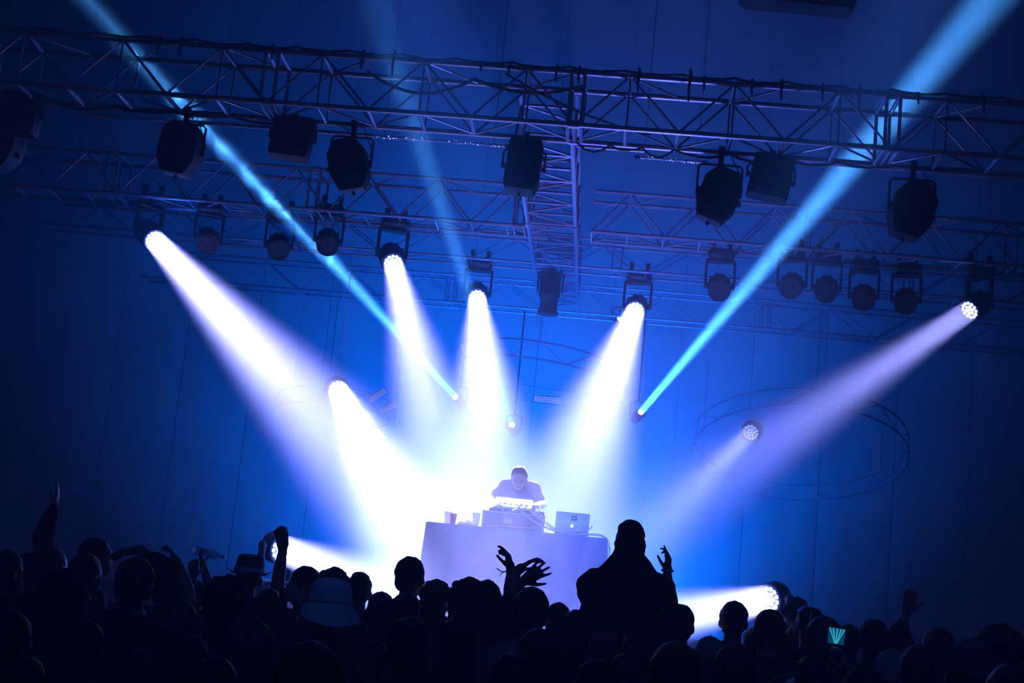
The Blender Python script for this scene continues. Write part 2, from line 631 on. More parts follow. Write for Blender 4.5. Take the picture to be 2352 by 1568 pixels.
H1 = TZ + .53
cable('black cable slung along the top of the near truss, left part', sag(tp(-40, H1 + .065, FY + .02), tp(780, H1 + .065, FY + .02), 7, .025, seed=3), .014)
cable('black cable slung along the top of the near truss, middle part', sag(tp(780, H1 + .065, FY + .03), tp(1560, H1 + .065, FY + .03), 6, .03, seed=4), .014)
cable('black cable slung along the top of the near truss, right part', sag(tp(1560, H1 + .065, FY + .02), tp(2420, H1 + .065, FY + .02), 7, .025, seed=5), .014)
cable('thick cable drooping inside the near truss, left of centre', sag(tp(820, H1 - .03, FY + .3), tp(1330, H1 - .02, FY + .3), 2, .17, seed=6), .017)
cable('cable loops hanging under the near truss beside the ladder truss', sag(tp(1330, TZ - .03, FY + .45), tp(1560, TZ - .02, FY + .45), 3, .10, seed=9), .011)
cable('cable bundle under the near truss between two lamps on the left', sag(tp(80, TZ - .02, FY + .45), tp(650, TZ - .02, FY + .45), 4, .06, seed=11), .015)
cable('cable bundle under the near truss around the four-lens lamp on the right', sag(tp(1560, TZ - .02, FY + .46), tp(2080, TZ - .02, FY + .46), 4, .07, seed=12), .014)
cable('cable crossing inside the near truss behind the centre lamp', sag(tp(1150, H1 - .02, FY + .1), tp(1500, TZ + .1, FY + .42), 1, .12, seed=8), .012)

# short black strap ends hanging off the top chord
stp = MB().tube([(0, 0, .07), (.012, 0, .03), (0, -.015, -.05), (.006, -.02, -.14)], [.012, .016, .013, .009], 6).mesh('strap', M['rubber'])
for k, (px, ln) in enumerate([(345, 1.0), (397, 1.0), (610, .8), (820, 1), (892, 1.3), (1095, .5), (1160, .6), (1270, .9), (1322, .9), (1460, 1.2), (1578, 1.6),
                              (1612, .7), (1722, .8), (1790, 1), (1885, .9), (1970, 1.3), (2105, .6), (2255, .9)]):
    o = put('strap', stp, None, tp(px, H1 - .005, FY - .035))
    o.scale = (1.1, 1, ln)
    tag(o, 'short black strap end hanging from the top chord of the near truss', 'strap', 'strap ends along the near truss')


# ------------------------------------------------------------------ lamps
def clamp_mesh():
    mb = MB()
    mb.box((0, 0, -.02), (.045, .05, .10), bev=.008)
    mb.lathe([(.042, -.03), (.042, .03)], (0, 0, .05), Matrix.Rotation(math.pi / 2, 3, 'Y'), 12)
    return mb.mesh('clamp', M['black_metal'])


CLAMP = clamp_mesh()


def aim_q(d):
    return d.to_track_quat('Z', 'Y').to_matrix()


def led_disc(r, mt, name='led_array'):
    mb = MB()
    for ring, nn in ((0, 1), (.40, 6), (.80, 12)):
        for k in range(nn):
            t = 2 * math.pi * (k + .5 * (ring > .5)) / nn
            mb.lathe([(r * .16, -.01), (r * .17, 0), (r * .12, .008), (r * .03, .012)], (ring * r * math.cos(t), ring * r * math.sin(t), 0), None, 8)
    return mb.mesh(name, mt)


LED = {k: led_disc(.118, M[m]) for k, m in (('on', 'led'), ('dim', 'led_dim'), ('off', 'lens'))}
# shared meshes of a moving head
_b = MB()
_b.lathe([(.06, -.36), (.10, -.35), (.135, -.30), (.15, -.22), (.155, -.10), (.148, -.03), (.14, -.012), (.125, -.012)], n=20)
for k in range(10):
    t = 2 * math.pi * k / 10
    _b.box((.153 * math.cos(t), .153 * math.sin(t), -.17), (.018, .012, .20), Matrix.Rotation(t, 3, 'Z'))
HEAD_ME = _b.mesh('lamp_head', M['black_plastic'])
RIM_ME = MB().lathe([(.122, -.012), (.145, -.02), (.147, .004), (.124, .004)], n=24, close=False).mesh('lens_rim', M['black_metal'])
_y = MB()
for s in (-1, 1):
    _y.box((s * .185, 0, .15), (.03, .09, .34), bev=.012)
    _y.lathe([(.045, -.02), (.045, .02)], (s * .178, 0, 0), Matrix.Rotation(math.pi / 2, 3, 'Y'), 12)
_y.box((0, 0, .325), (.40, .11, .04), bev=.012)
YOKE_ME = _y.mesh('yoke', M['black_plastic'])
BASE_ME = MB().box((0, 0, .42), (.34, .24, .13), bev=.03).lathe([(.08, .345), (.08, .36)], n=16).mesh('lamp_base', M['black_plastic'])


_b = MB()
_b.lathe([(.10, -.155), (.14, -.15), (.155, -.10), (.148, -.03), (.14, -.012), (.125, -.012)], n=20)
SHALLOW_ME = _b.mesh('lamp_head', M['black_plastic'])


def moving_head(label, lens, tgt, drop_to=None, floor=None, state='on', sc=1.0, group=None, name='moving_head_lamp', compact=False):
    d = (tgt - lens).normalized()
    back = .19 if floor is None and not compact else .07
    piv = lens - d * back * sc
    up = -1 if floor is not None else 1
    az = math.atan2(d.y, d.x) - math.pi / 2
    t = thing(name, label, 'stage lamp', piv, None, group)
    t.scale = (sc, sc, sc)
    rot = aim_q(d)
    hd = put('lamp_head', SHALLOW_ME if floor is not None or compact else HEAD_ME, t)
    hd.rotation_euler = rot.to_euler()
    hd.location = rot @ Vector((0, 0, back))
    put('lens_rim', RIM_ME, hd)
    put('led_array', LED[state], hd, (0, 0, -.004))
    if compact:
        MB().tube([(-.165, 0, 0), (-.175, 0, .12), (-.10, 0, .19), (.10, 0, .19), (.175, 0, .12), (.165, 0, 0)], .009, 6).build('yoke', M['silver'], t)
        MB().tube([(0, 0, .185), (0, 0, (drop_to - piv.z) / sc)], .006, 6).build('drop_wire', M['silver'], t)
        return t
    yk = put('yoke', YOKE_ME, t)
    bs = put('lamp_base', BASE_ME, t)
    if up < 0:
        yk.rotation_euler = (math.pi, 0, az)
        bs.rotation_euler = (math.pi, 0, 0)
    else:
        yk.rotation_euler = (0, 0, az)
        for s in (-1, 1):
            put('clamp', CLAMP, bs, (s * .11, 0, .53))
        if drop_to is not None and drop_to - piv.z > .65 * sc:
            hgt = (drop_to - piv.z) / sc
            MB().tube([(0, 0, .48), (0, 0, hgt)], .018, 8).build('drop_pipe', M['black_metal'], t)
    return t


HP = {h[0]: h for h in HEADS}
LAB = {
    'A': 'brightest high lamp at far left, white beam slanting down to the stage',
    'B': 'lit lamp under the middle truss, second from the left in the high row',
    'C': 'lit lamp left of centre with a beam falling almost straight down',
    'D': 'lit lamp right of centre with a white beam leaning left',
    'E': 'lit lamp at far right throwing a long violet beam',
    'F': 'lit low-hung lamp on the left with a wide white beam beside the table',
    'G': 'lit lamp standing on the stage at left, shining sideways behind a raised fist',
    'H': 'lit lamp standing on the stage at right, shining sideways to the left',
    'I': 'dim low-hung lamp on the right with a speckled round lens',
}
for k, h in HP.items():
    a, b = at(*h[1], h[2]), at(*h[3], h[4])
    if k in 'GH':
        moving_head(LAB[k], a, b, floor=STAGE_Z, sc=1.12)
        d = (b - a).normalized()
        pv = a - d * .08
        cz = pv.z - .485 * 1.12
        fc = thing('flight_case', 'black flight case under the stage lamp at ' + ('left' if k == 'G' else 'right'), 'case', (pv.x, pv.y, STAGE_Z))
        hh = max(.05, cz - STAGE_Z)
        MB().box((0, 0, hh / 2), (.56, .46, hh), bev=.01).build('case_body', M['case'], fc)
        for sx in (-1, 1):
            for sy in (-1, 1):
                MB().box((sx * .275, sy * .225, hh / 2), (.02, .02, hh - .004)).build('edge_trim', M['silver'], fc, smooth=False)
    else:
        moving_head(LAB[k], a, b, drop_to=TZ, state='dim' if k == 'I' else 'on', compact=k in 'FI', sc=.9 if k == 'I' else 1.0)


def beam_lamp(label, a, b, drop=True):
    d = (b - a).normalized()
    t = thing('beam_lamp', label, 'stage lamp', a)
    rot = aim_q(d)
    hd = MB().lathe([(.04, -.34), (.075, -.33), (.085, -.2), (.075, -.06), (.062, 0), (.05, 0)], n=16).build('lamp_head', M['black_plastic'], t)
    hd.rotation_euler = rot.to_euler()
    l = MB().lathe([(.047, -.012), (.047, .002), (.03, .008), (.004, .011)], n=16).build('lens', M['led_cyan'], hd)
    yk = MB()
    c = rot @ Vector((0, 0, -.18))
    sd = rot @ Vector((1, 0, 0))
    for s in (-1, 1):
        yk.tube([c + sd * s * .085, c + sd * s * .12, c + sd * s * .12 + Vector((0, 0, .2)), c + Vector((0, 0, .24))], .012, 6)
    yk.build('yoke', M['black_metal'], t)
    MB().tube([c + Vector((0, 0, .24)), c + Vector((0, 0, TZ - a.z - c.z))], .014, 6).build('drop_pipe', M['black_metal'], t)
    return t


BL = ['small lamp low in the centre throwing a pale cyan beam up to the left',
      'small lamp below centre throwing a thin cyan beam up through the middle',
      'small lamp right of centre throwing a bright cyan beam up to the right',
      'small lamp hidden behind the bright lamp right of centre, with a barely visible beam']
for q, lb in zip(BEAMS, BL):
    beam_lamp(lb, at(*q[1], q[2]), at(*q[3], q[4]))

# unlit moving heads hanging from the middle and rear trusses
OFF = [
    ((478, 560), 17.25, (500, 700), 'unlit moving lamp between the far-left bright lamp and the cyan beam, with a small glint'),
    ((640, 575), 17.25, (640, 720), 'unlit moving lamp below the middle truss, just left of the cyan beam'),
    ((752, 565), 17.25, (740, 720), 'unlit moving lamp below the middle truss, just right of the cyan beam'),
    ((1652, 668), 17.25, (1650, 800), 'unlit moving lamp hanging between the right white beam and the right cyan beam'),
    ((1815, 662), 17.25, (1780, 760), 'unlit moving lamp just right of the right cyan beam'),
    ((1897, 672), 17.25, (1890, 800), 'second unlit moving lamp right of the right cyan beam'),
    ((1984, 690), 17.25, (1990, 800), 'third unlit moving lamp right of the right cyan beam, with a bright glint'),
    ((2080, 698), 17.25, (2070, 800), 'fourth unlit moving lamp right of the right cyan beam, nearest the far-right lamp'),
]
for p, y, t, lb in OFF:
    moving_head(lb, at(*p, y), at(*t, y - 1.5), drop_to=TZ, state='off', sc=.95, group='unlit moving lamps on the middle truss')


# ------------------------------------------------------------------ lamps under the near truss
def yoke_u(w, h, r=.014):
    return MB().tube([(-w, 0, -h), (-w, 0, -.03), (-w + .03, 0, 0), (w - .03, 0, 0), (w, 0, -.03), (w, 0, -h)], r, 6)


def fresnel(label, c, roll, pitch, sc=1.0, yaw=0.0, round_=False):
    """theatre lantern seen from behind; c = its centre"""
    top = TZ - .02
    t = thing('theatre_lantern', label, 'stage lamp', (c.x, c.y, top), None)
    dz = top - c.z
    sp = MB().box((0, 0, -.05), (.05, .05, .16), bev=.01)
    sp.lathe([(.045, -.03), (.045, .03)], (0, 0, .04), Matrix.Rotation(math.pi / 2, 3, 'Y'), 12)
    sp.build('clamp', M['black_metal'], t)
    yu = yoke_u(.21 * sc, dz - .11, .013)
    yo = yu.build('yoke', M['black_metal'], t, (0, 0, -.11))
    rot = Euler((pitch, roll, yaw)).to_matrix()
    # body outline seen from behind: narrow top, wide waist, cut lower corners
    w, h = .195 * sc, .265 * sc
    if round_:
        out = [(-.75 * w, h), (.75 * w, h), (.88 * w, .85 * h), (.92 * w, -.6 * h), (.70 * w, -h), (-.70 * w, -h), (-.86 * w, -.75 * h), (-.88 * w, .85 * h)]
    else:
        out = [(-.55 * w, h), (.55 * w, h), (1.0 * w, .45 * h), (1.0 * w, -.45 * h), (.62 * w, -h), (-.62 * w, -h), (-1.0 * w, -.35 * h), (-1.0 * w, .5 * h)]
    mb = MB()
    ax, az = rot @ Vector((1, 0, 0)), rot @ Vector((0, 0, 1))
    dp = rot @ Vector((0, 1, 0))
    o0 = Vector((0, 0, -dz))
    rings = []
    for q, s in ((-.20, .80), (-.17, .97), (-.02, 1.0), (.14, .95), (.20, .85)):
        rings.append([o0 + dp * q * sc + ax * u * s + az * v * s for u, v in out])
    mb.ring_tube(rings)
    body = mb.build('lantern_body', M['black_metal'], t)
    vents = MB()
    for k in range(5):
        vents.box(o0 + dp * -.205 * sc + az * (.12 - .05 * k) * sc, (.2 * sc, .012, .014), rot)
    vents.build('vent_fin', M['black_metal'], body, smooth=False)
    for s in (-1, 1):
        MB().lathe([(.03, -.02), (.03, .02)], o0 + ax * s * .205 * sc, Matrix.Rotation(math.pi / 2, 3, 'Y'), 10).build('knob', M['black_plastic'], t)
    MB().lathe([(.02, 0), (.015, -.03)], o0 - az * (h + .0), rot, 8).build('foot_stud', M['black_metal'], t)
    MB().tube([o0 - dp * .1, o0 - dp * .12 + Vector((.2, 0, .1)), Vector((.22, -.03, -.25)), Vector((.1, 0, -.02))], .006, 5).build('power_cable', M['rubber'], t)
    return t


def blinder(label, c, roll, sc=1.0, yaw=0.0):
    top = TZ - .02
    t = thing('four_lens_blinder', label, 'stage lamp', (c.x, c.y, top), None)
    dz = top - c.z
    sp = MB().box((0, 0, -.03), (.05, .05, .14), bev=.01)
    sp.lathe([(.045, -.03), (.045, .03)], (0, 0, .04), Matrix.Rotation(math.pi / 2, 3, 'Y'), 12)
    sp.build('clamp', M['black_metal'], t)
    yoke_u(.235 * sc, max(dz - .07, .05), .012).build('yoke', M['black_metal'], t, (0, 0, -.07))
    rot = Euler((R(-4), roll, yaw)).to_matrix()
    o0 = Vector((0, 0, -dz))
    body = MB().box(o0, (.40 * sc, .22, .43 * sc), rot, bev=.02).build('housing', M['black_metal'], t)
    for sx in (-1, 1):
        for sz in (-1, 1):
            q = o0 + rot @ Vector((sx * .095 * sc, -.112, sz * .10 * sc))
            rm = rot @ Matrix.Rotation(math.pi / 2, 3, 'X')
            bw = MB().lathe([(.085 * sc, .012), (.082 * sc, .02), (.07 * sc, .012), (.03 * sc, -.006), (.004, -.008)], q, rm, 16, close=False).build('reflector', M['black_plastic'], t)
            MB().lathe([(.022, -.005), (.02, .012), (.006, .018)], q, rm, 10).build('bulb', M['lens'], bw)
    for s in (-1, 1):
        MB().lathe([(.028, -.02), (.028, .02)], o0 + rot @ Vector((s * .225 * sc, 0, 0)), Matrix.Rotation(math.pi / 2, 3, 'Y'), 10).build('knob', M['black_plastic'], t)
    return t


LY = FY + .5
blinder('four-lens box lamp at the far left end of the near truss', at(48, 262, LY), R(3), 1.0)
fresnel('dark lantern cut by the left edge, below the far-left box lamp', at(8, 340, LY + .3), R(25), R(10), .9)
fresnel('tilted dark lantern hanging from the near truss at left, beside the cyan beam', at(418, 345, LY), R(7), R(5), 1.02)
blinder('four-lens box lamp hanging from the near truss between two tilted lanterns at left', at(672, 318, LY), R(4), 1.0)
fresnel('tilted dark lantern hanging from the near truss, left of centre', at(803, 382, LY), R(-14), R(8), 1.0)
fresnel('upright dark lantern at the centre, in front of the ladder truss', at(1202, 386, LY), R(4), R(0), 1.0, round_=True)
fresnel('tilted dark lantern hanging from the near truss, right of centre', at(1650, 452, LY), R(18), R(6), 1.03)
blinder('four-lens box lamp hanging from the near truss at right', at(1770, 410, LY), R(9), 1.0)
fresnel('dim dark lantern at the far right under the near truss', at(2093, 486, LY), R(14), R(4), 1.05)

# profile spot pointing straight down from the rear truss
c = at(1268, 612, RY + .2)
t = thing('profile_spot', 'dark cylindrical spot pointing down below the ladder truss', 'stage lamp', (c.x, c.y, TZ))
MB().box((0, 0, -.02), (.05, .05, .12), bev=.01).build('clamp', M['black_metal'], t)
yoke_u(.17, .28).build('yoke', M['black_metal'], t, (0, 0, -.07))
bd = MB().lathe([(.09, -.10), (.14, -.12), (.145, -.40), (.12, -.43), (.12, -.60), (.14, -.61), (.14, -.66), (.12, -.66)], n=20).build('barrel', M['black_plastic'], t)
MB().lathe([(.118, -.64), (.09, -.652), (.01, -.66)], n=20).build('lens', M['lens'], bd)
for s in (-1, 1):
    MB().box((s * .145, 0, -.72), (.004, .14, .14)).build('barn_door', M['silver'], t, smooth=False)

# dark fixture cut by the top edge
c = at(1830, 6, 13.2)
t = thing('hanging_bar', 'dark cable-wrapped bar cut by the top edge, right of centre', 'hanging bar', c)
MB().box((0, 0, .06), (1.12, .34, .24), Matrix.Rotation(R(1.5), 3, 'Y'), bev=.05).build('housing', M['black_plastic'], t)
pts = [Vector((-.5 + .02 * k, -.18 - .01 * math.sin(k), -.03 + .025 * math.sin(k * 1.9) + .0)) for k in range(45)]
MB().tube(pts, .006, 5).build('wrapped_cable', M['cable_pale'], t)
MB().tube([(-.4, 0, .15), (-.4, 0, ZT - c.z)], .012, 6).build('wire', M['black_metal'], t)
MB().tube([(.4, 0, .15), (.4, 0, ZT - c.z)], .012, 6).build('wire', M['black_metal'], t)


# ------------------------------------------------------------------ circular trusses low behind the table
def ring_truss(label, c, Rm, tilt, rollr, sep=.26, n=48, a0=0, a1=360):
    t = thing('ring_truss', label, 'truss', c, (tilt, rollr, 0))
    for z in (0, -sep):
        pts = [(Rm * math.cos(R(a0 + (a1 - a0) * k / n)), Rm * math.sin(R(a0 + (a1 - a0) * k / n)), z) for k in range(n + 1)]
        MB().tube(pts, .015, 6).build('ring_chord', M['alu'], t)
    nb = 20
    for k in range(nb):
        t0 = R(a0 + (a1 - a0) * k / nb)
        t1 = R(a0 + (a1 - a0) * (k + 1) / nb)
        za, zb = (0, -sep) if k % 2 else (-sep, 0)
        MB().tube([(Rm * math.cos(t0), Rm * math.sin(t0), za), (Rm * math.cos(t1), Rm * math.sin(t1), zb)], .008, 5).build('diagonal_brace', M['alu'], t)
    inv = Euler((tilt, rollr, 0)).to_matrix().inverted()
    for a in (30, 150, 270):
        p = Vector((Rm * math.cos(R(a)), Rm * math.sin(R(a)), 0))
        MB().tube([p, p + inv @ Vector((0, 0, TZ - c.z - .2))], .004, 5).build('wire', M['black_metal'], t)
    return t


ring_truss('hazy ring truss hanging low in the centre behind the white beams', at(1245, 842, 21.6), 1.35, R(-6), R(4))
ring_truss('hazy ring truss hanging low on the right behind the violet beam', at(1835, 1010, 21.6), 1.6, R(-20), R(0))
ring_truss('hazy ring truss hanging low on the left beside the low bright lamp', at(775, 935, 21.6), .95, R(-12), R(0))
for lb, p, L, r in [('violet light bar on the central ring truss', (1258, 918), .42, 0),
                    ('small light bar on the left ring truss, upper', (868, 908), .3, R(-38)),
                    ('small light bar on the left ring truss, lower', (892, 936), .3, R(-34))]:
    c = at(*p, 20.6)
    t = thing('light_bar', lb, 'light bar', c, (0, r, 0))
    MB().box((0, 0, 0), (L, .06, .10), bev=.01).build('bar_housing', M['silver'], t)
    for z in (-.03, 0, .03):
        MB().tube([(-L / 2 + .01, -.034, z), (L / 2 - .01, -.034, z)], .007, 6).build('tube', M['bar_tube'], t)
    MB().tube([(0, 0, .05), (0, .3, .1)], .01, 6).build('bracket', M['black_metal'], t)

# ------------------------------------------------------------------ drifting smoke in the left cyan beam
def smoke_material():
    m = bpy.data.materials.new('drifting_smoke')
    m.use_nodes = True
    nt = m.node_tree
    nt.nodes.clear()
    out = nt.nodes.new('ShaderNodeOutputMaterial')
    sc_ = nt.nodes.new('ShaderNodeVolumeScatter')
    sc_.inputs['Color'].default_value = (1, 1, 1, 1)
    tc = nt.nodes.new('ShaderNodeTexCoord')
    nz = nt.nodes.new('ShaderNodeTexNoise')
    nz.inputs['Scale'].default_value = 3.6
    nz.inputs['Detail'].default_value = 4
    nz.inputs['Distortion'].default_value = 1.2
    mr = nt.nodes.new('ShaderNodeMapRange')
    mr.inputs['From Min'].default_value = .52
    mr.inputs['From Max'].default_value = .66
    mr.inputs['To Max'].default_value = .55
    nt.links.new(tc.outputs['Object'], nz.inputs['Vector'])
    nt.links.new(nz.outputs['Fac'], mr.inputs['Value'])
    nt.links.new(mr.outputs['Result'], sc_.inputs['Density'])
    nt.links.new(sc_.outputs['Volume'], out.inputs['Volume'])
    m.cycles.volume_step_rate = 1.5
    return m


sa, sb = at(780, 622, 17.9), at(440, 248, 14.5)
sm_ = MB().cap((0, 0, 0), sb - sa, .14, .30, 14).build('smoke', smoke_material(), None, sa)
tag(sm_, 'wisps of smoke drifting through the left cyan beam', 'smoke', kind='stuff')

# ------------------------------------------------------------------ people
H_TOP = 1.78   # head top with short hair in local units


def hand(mb, W, d, n, thumb, curl=.35, spread=.5, sc=1.0, curls=None):
    """five fingers on a palm: W wrist, d palm direction, n the way the palm faces, thumb = +1 / -1 side"""
    d = Vector(d).normalized()
    n = Vector(n)
    n = (n - d * n.dot(d)).normalized()
    s = d.cross(n).normalized() * thumb
    W = Vector(W)
    mb.cap(W - d * .02 * sc, W + d * .03 * sc, .026 * sc, .028 * sc)
    lens = [.074, .082, .076, .060]
    for i in range(4):
        off = (.030 - i * .020)
        K = W + d * (.092 - .005 * abs(i - 1.2)) * sc + s * off * sc
        mb.cap(W + d * .02 * sc + s * off * .6 * sc, K, .0145 * sc, .0125 * sc, 8)
        c = curls[i] if curls else curl
        ang = 0.12 + c * .35
        p = K
        base = (d + s * (.20 * (1.4 - i) * spread)).normalized()
        rr = (.0105, .0095, .0085, .007)
        for j, fr in enumerate((.46, .30, .24)):
            a = ang + (j * c * 1.35)
            v = base * math.cos(a) + n * math.sin(a)
            q = p + v * lens[i] * fr * sc
            mb.cap(p, q, rr[j] * sc, rr[j + 1] * sc, 8)
            p = q
    T = W + d * .022 * sc + s * .022 * sc
    v = (d * (.75 - .2 * curl) + s * .75 * (1 - .3 * curl) + n * (.25 + .6 * curl)).normalized()
    T1 = T + v * .042 * sc
    v2 = (v + d * .35 + n * .4 * curl - s * .25 * curl).normalized()
    T2 = T1 + v2 * .032 * sc
    T3 = T2 + (v2 + d * .2 - s * .3 * curl).normalized() * .026 * sc
    mb.cap(T, T1, .016 * sc, .012 * sc, 8)
    mb.cap(T1, T2, .0115 * sc, .010 * sc, 8)
    mb.cap(T2, T3, .010 * sc, .0078 * sc, 8)


def ik(S, W, l1, l2, hint):
    S, W = Vector(S), Vector(W)
    v = W - S
    L = v.length
    if L > (l1 + l2) * .995:
        k = L / ((l1 + l2) * .995)
        l1 *= k
        l2 *= k
    u = v.normalized()
    a = (l1 * l1 - l2 * l2 + L * L) / (2 * L)
    h = math.sqrt(max(l1 * l1 - a * a, 0))
    hn = Vector(hint)
    hn = hn - u * hn.dot(u)
    hn = hn.normalized() if hn.length > 1e-4 else Vector((0, 0, 1))
    return S + u * a + hn * h


REST = {s: dict(wrist=(s * .27, .05, .86), hint=(s * .3, -1, 0), d=(s * .05, .1, -1), n=(-s, 0, 0), thumb=0, curl=.4) for s in (-1, 1)}


def torso_shapes(mb, g=0.0, z0=.90, broad=1.0, hip=1.0):
    mb.ell((0, 0, .96), ((.165 + g) * hip, .12 + g, .13 + g))
    mb.ell((0, 0, 1.12), (.15 * broad + g, .108 + g, .16 + g))
    mb.ell((0, 0, 1.28), (.178 * broad + g, .122 + g, .18 + g))
    mb.cap((-.150 * broad, -.005, 1.415), (.150 * broad, -.005, 1.415), .062 + g, .062 + g)
    for s in (-1, 1):
        mb.cap((s * .135 * broad, -.01, 1.43), (0, -.005, 1.50), .052 + g, .05 + g * .6)


def head_shapes(mb, q=None, c0=Vector((0, 0, 1.56))):
    """q: rotation of the head about the neck"""
    q = q if q is not None else Matrix.Identity(3)

    def P(x, y, z):
        return c0 + q @ (Vector((x, y, z)) - Vector((0, 0, 1.56)))
    mb.cap((0, -.005, 1.44), P(0, .0, 1.58), .058, .053)
    mb.ell(P(0, .008, 1.665), (.076, .096, .095), q)
    mb.ell(P(0, .045, 1.630), (.060, .060, .085), q)
    mb.ell(P(0, .050, 1.575), (.046, .048, .035), q)
    mb.cap(P(0, .100, 1.655), P(0, .118, 1.618), .010, .016, 8)
    mb.cap(P(-.035, .085, 1.668), P(.035, .085, 1.668), .013, .013, 8)
    mb.cap(P(-.020, .097, 1.590), P(.020, .097, 1.590), .009, .009, 8)
    for s in (-1, 1):
        mb.cap(P(s * .050, .070, 1.632), P(s * .030, .088, 1.625), .018, .014, 8)
        mb.ell(P(s * .079, .002, 1.635), (.010, .024, .033), q)
    return P


def arm_points(s, spec, broad=1.0):
    S = Vector((s * .185 * broad, -.005, 1.415))
    W = Vector(spec['wrist'])
    E = Vector(spec['elbow']) if 'elbow' in spec else ik(S, W, .285, .255, spec.get('hint', (s * .3, -1, 0)))
    return S, E, W


def body_mesh(arms, voxel=.011, broad=1.0, hq=None, legs=True, hip=1.0):
    mb = MB()
    torso_shapes(mb, 0, broad=broad, hip=hip)
    head_shapes(mb, hq)
    for s in (-1, 1):
        sp = arms.get(s, REST[s])
        S, E, W = arm_points(s, sp, broad)
        mb.cap(S, E, .052, .041)
        mb.cap(E, E.lerp(W, .35), .041, .040)
        mb.cap(E.lerp(W, .35), W, .040, .026)
        th = sp.get('thumb') or s
        hand(mb, W, sp['d'], sp['n'], th, sp.get('curl', .35), sp.get('spread', .5), sp.get('hs', 1.0), sp.get('curls'))
        if legs is True:
            mb.cap((s * .09, 0, .93), (s * .10, .015, .50), .09, .062)
            mb.cap((s * .10, .015, .50), (s * .10, -.005, .36), .060, .060)
            mb.cap((s * .10, -.005, .36), (s * .10, -.02, .09), .058, .040)
            mb.cap((s * .10, -.05, .045), (s * .115, .13, .032), .042, .032)
        elif legs == 'sit':       # riding on somebody's shoulders
            mb.cap((s * .09, 0, .93), (s * .15, .36, .92), .09, .065)
            mb.cap((s * .15, .36, .92), (s * .14, .40, .52), .060, .042)
            mb.cap((s * .14, .36, .48), (s * .145, .53, .44), .040, .03)
    return voxelise(mb, 'body', M['skin'], voxel, 2)


def shirt_mesh(arms, m, broad=1.0, sleeve=.55, voxel=.016, loose=.014, hip=1.0, cape=False):
    mb = MB()
    torso_shapes(mb, loose, broad=broad, hip=hip)
    mb.cap((-.07, 0, .90), (.07, 0, .90), .11 + loose, .11 + loose)
    for s in (-1, 1):
        S, E, W = arm_points(s, arms.get(s, REST[s]), broad)
        if sleeve <= 1:
            mb.cap(S, S.lerp(E, sleeve), .060 + loose, .052 + loose)
        else:
            mb.cap(S, E, .060 + loose, .048 + loose)
            mb.cap(E, E.lerp(W, min(sleeve - 1, .93)), .048 + loose, .034 + loose)
    if cape:
        mb.cap((-.16, -.03, 1.40), (-.20, -.04, 1.02), .07, .10)
        mb.cap((.16, -.03, 1.40), (.20, -.04, 1.02), .07, .10)
        mb.cap((-.14, -.05, 1.1), (.14, -.05, 1.1), .12, .12)
        for s in (-1, 1):
            mb.cap((s * .04, -.04, 1.53), (s * .235, -.04, 1.33), .075, .055)
    return voxelise(mb, 'shirt', m, voxel, 3, noise_amp=.007, noise_scale=7, seed=len(bpy.data.meshes) % 17)


def trousers_mesh(sit=False):
    mb = MB()
    mb.ell((0, 0, .95), (.178, .132, .13))
    for s in (-1, 1):
        if sit:
            mb.cap((s * .09, 0, .93), (s * .15, .36, .92), .10, .075)
            mb.cap((s * .15, .36, .92), (s * .14, .40, .56), .072, .055)
        else:
            mb.cap((s * .09, 0, .93), (s * .10, .01, .50), .102, .076)
            mb.cap((s * .10, .01, .50), (s * .10, -.015, .12), .074, .062)
    return voxelise(mb, 'trousers', M['denim'], .018, 3)


def hair_mesh(style, seed=0, q=None, m=None):
    q = q if q is not None else Matrix.Identity(3)
    c0 = Vector((0, 0, 1.56))

    def P(x, y, z):
        return c0 + q @ (Vector((x, y, z)) - c0)
    mb = MB()
    amp, ns, vox = .007, 26, .009
    if style == 'short':
        mb.ell(P(0, -.010, 1.683), (.086, .097, .092), q)
        mb.ell(P(0, -.048, 1.625), (.070, .052, .068), q)
    elif style == 'crop':
        mb.ell(P(0, -.010, 1.680), (.082, .094, .088), q)
        mb.ell(P(0, -.050, 1.635), (.066, .046, .06), q)
        amp = .003
    elif style == 'quiff':
        mb.ell(P(0, -.010, 1.683), (.083, .095, .088), q)
        mb.ell(P(0, .030, 1.742), (.066, .060, .035), q)
        mb.ell(P(0, -.050, 1.635), (.066, .046, .06), q)
        amp = .009
    elif style == 'curly':
        mb.ell(P(0, -.012, 1.690), (.104, .110, .105), q)
        mb.ell(P(0, -.050, 1.625), (.092, .065, .085), q)
        amp, ns = .020, 30
    elif style == 'afro':
        mb.ell(P(0, -.015, 1.69), (.125, .128, .120), q)
        mb.ell(P(0, -.05, 1.63), (.11, .085, .09), q)
        amp, ns = .018, 34
    elif style == 'long':
        mb.ell(P(0, -.010, 1.683), (.085, .100, .096), q)
        mb.cap(P(0, -.045, 1.64), P(0, -.085, 1.36), .076, .062)
        for s in (-1, 1):
            mb.cap(P(s * .048, -.02, 1.66), P(s * .074, -.045, 1.38), .040, .030)
        amp = .008
    elif style == 'bob':
        mb.ell(P(0, -.010, 1.683), (.094, .104, .097), q)
        mb.cap(P(0, -.045, 1.65), P(0, -.06, 1.54), .088, .075)
        for s in (-1, 1):
            mb.cap(P(s * .06, -.01, 1.66), P(s * .078, .0, 1.55), .040, .036)
        amp = .008
    elif style == 'bun':
        mb.ell(P(0, -.010, 1.683), (.084, .096, .090), q)
        mb.ell(P(0, -.048, 1.63), (.068, .048, .06), q)
        mb.ell(P(0, -.055, 1.785), (.042, .042, .038), q)
    return voxelise(mb, 'hair', m or M['hair'], vox, 1, amp, ns, seed)


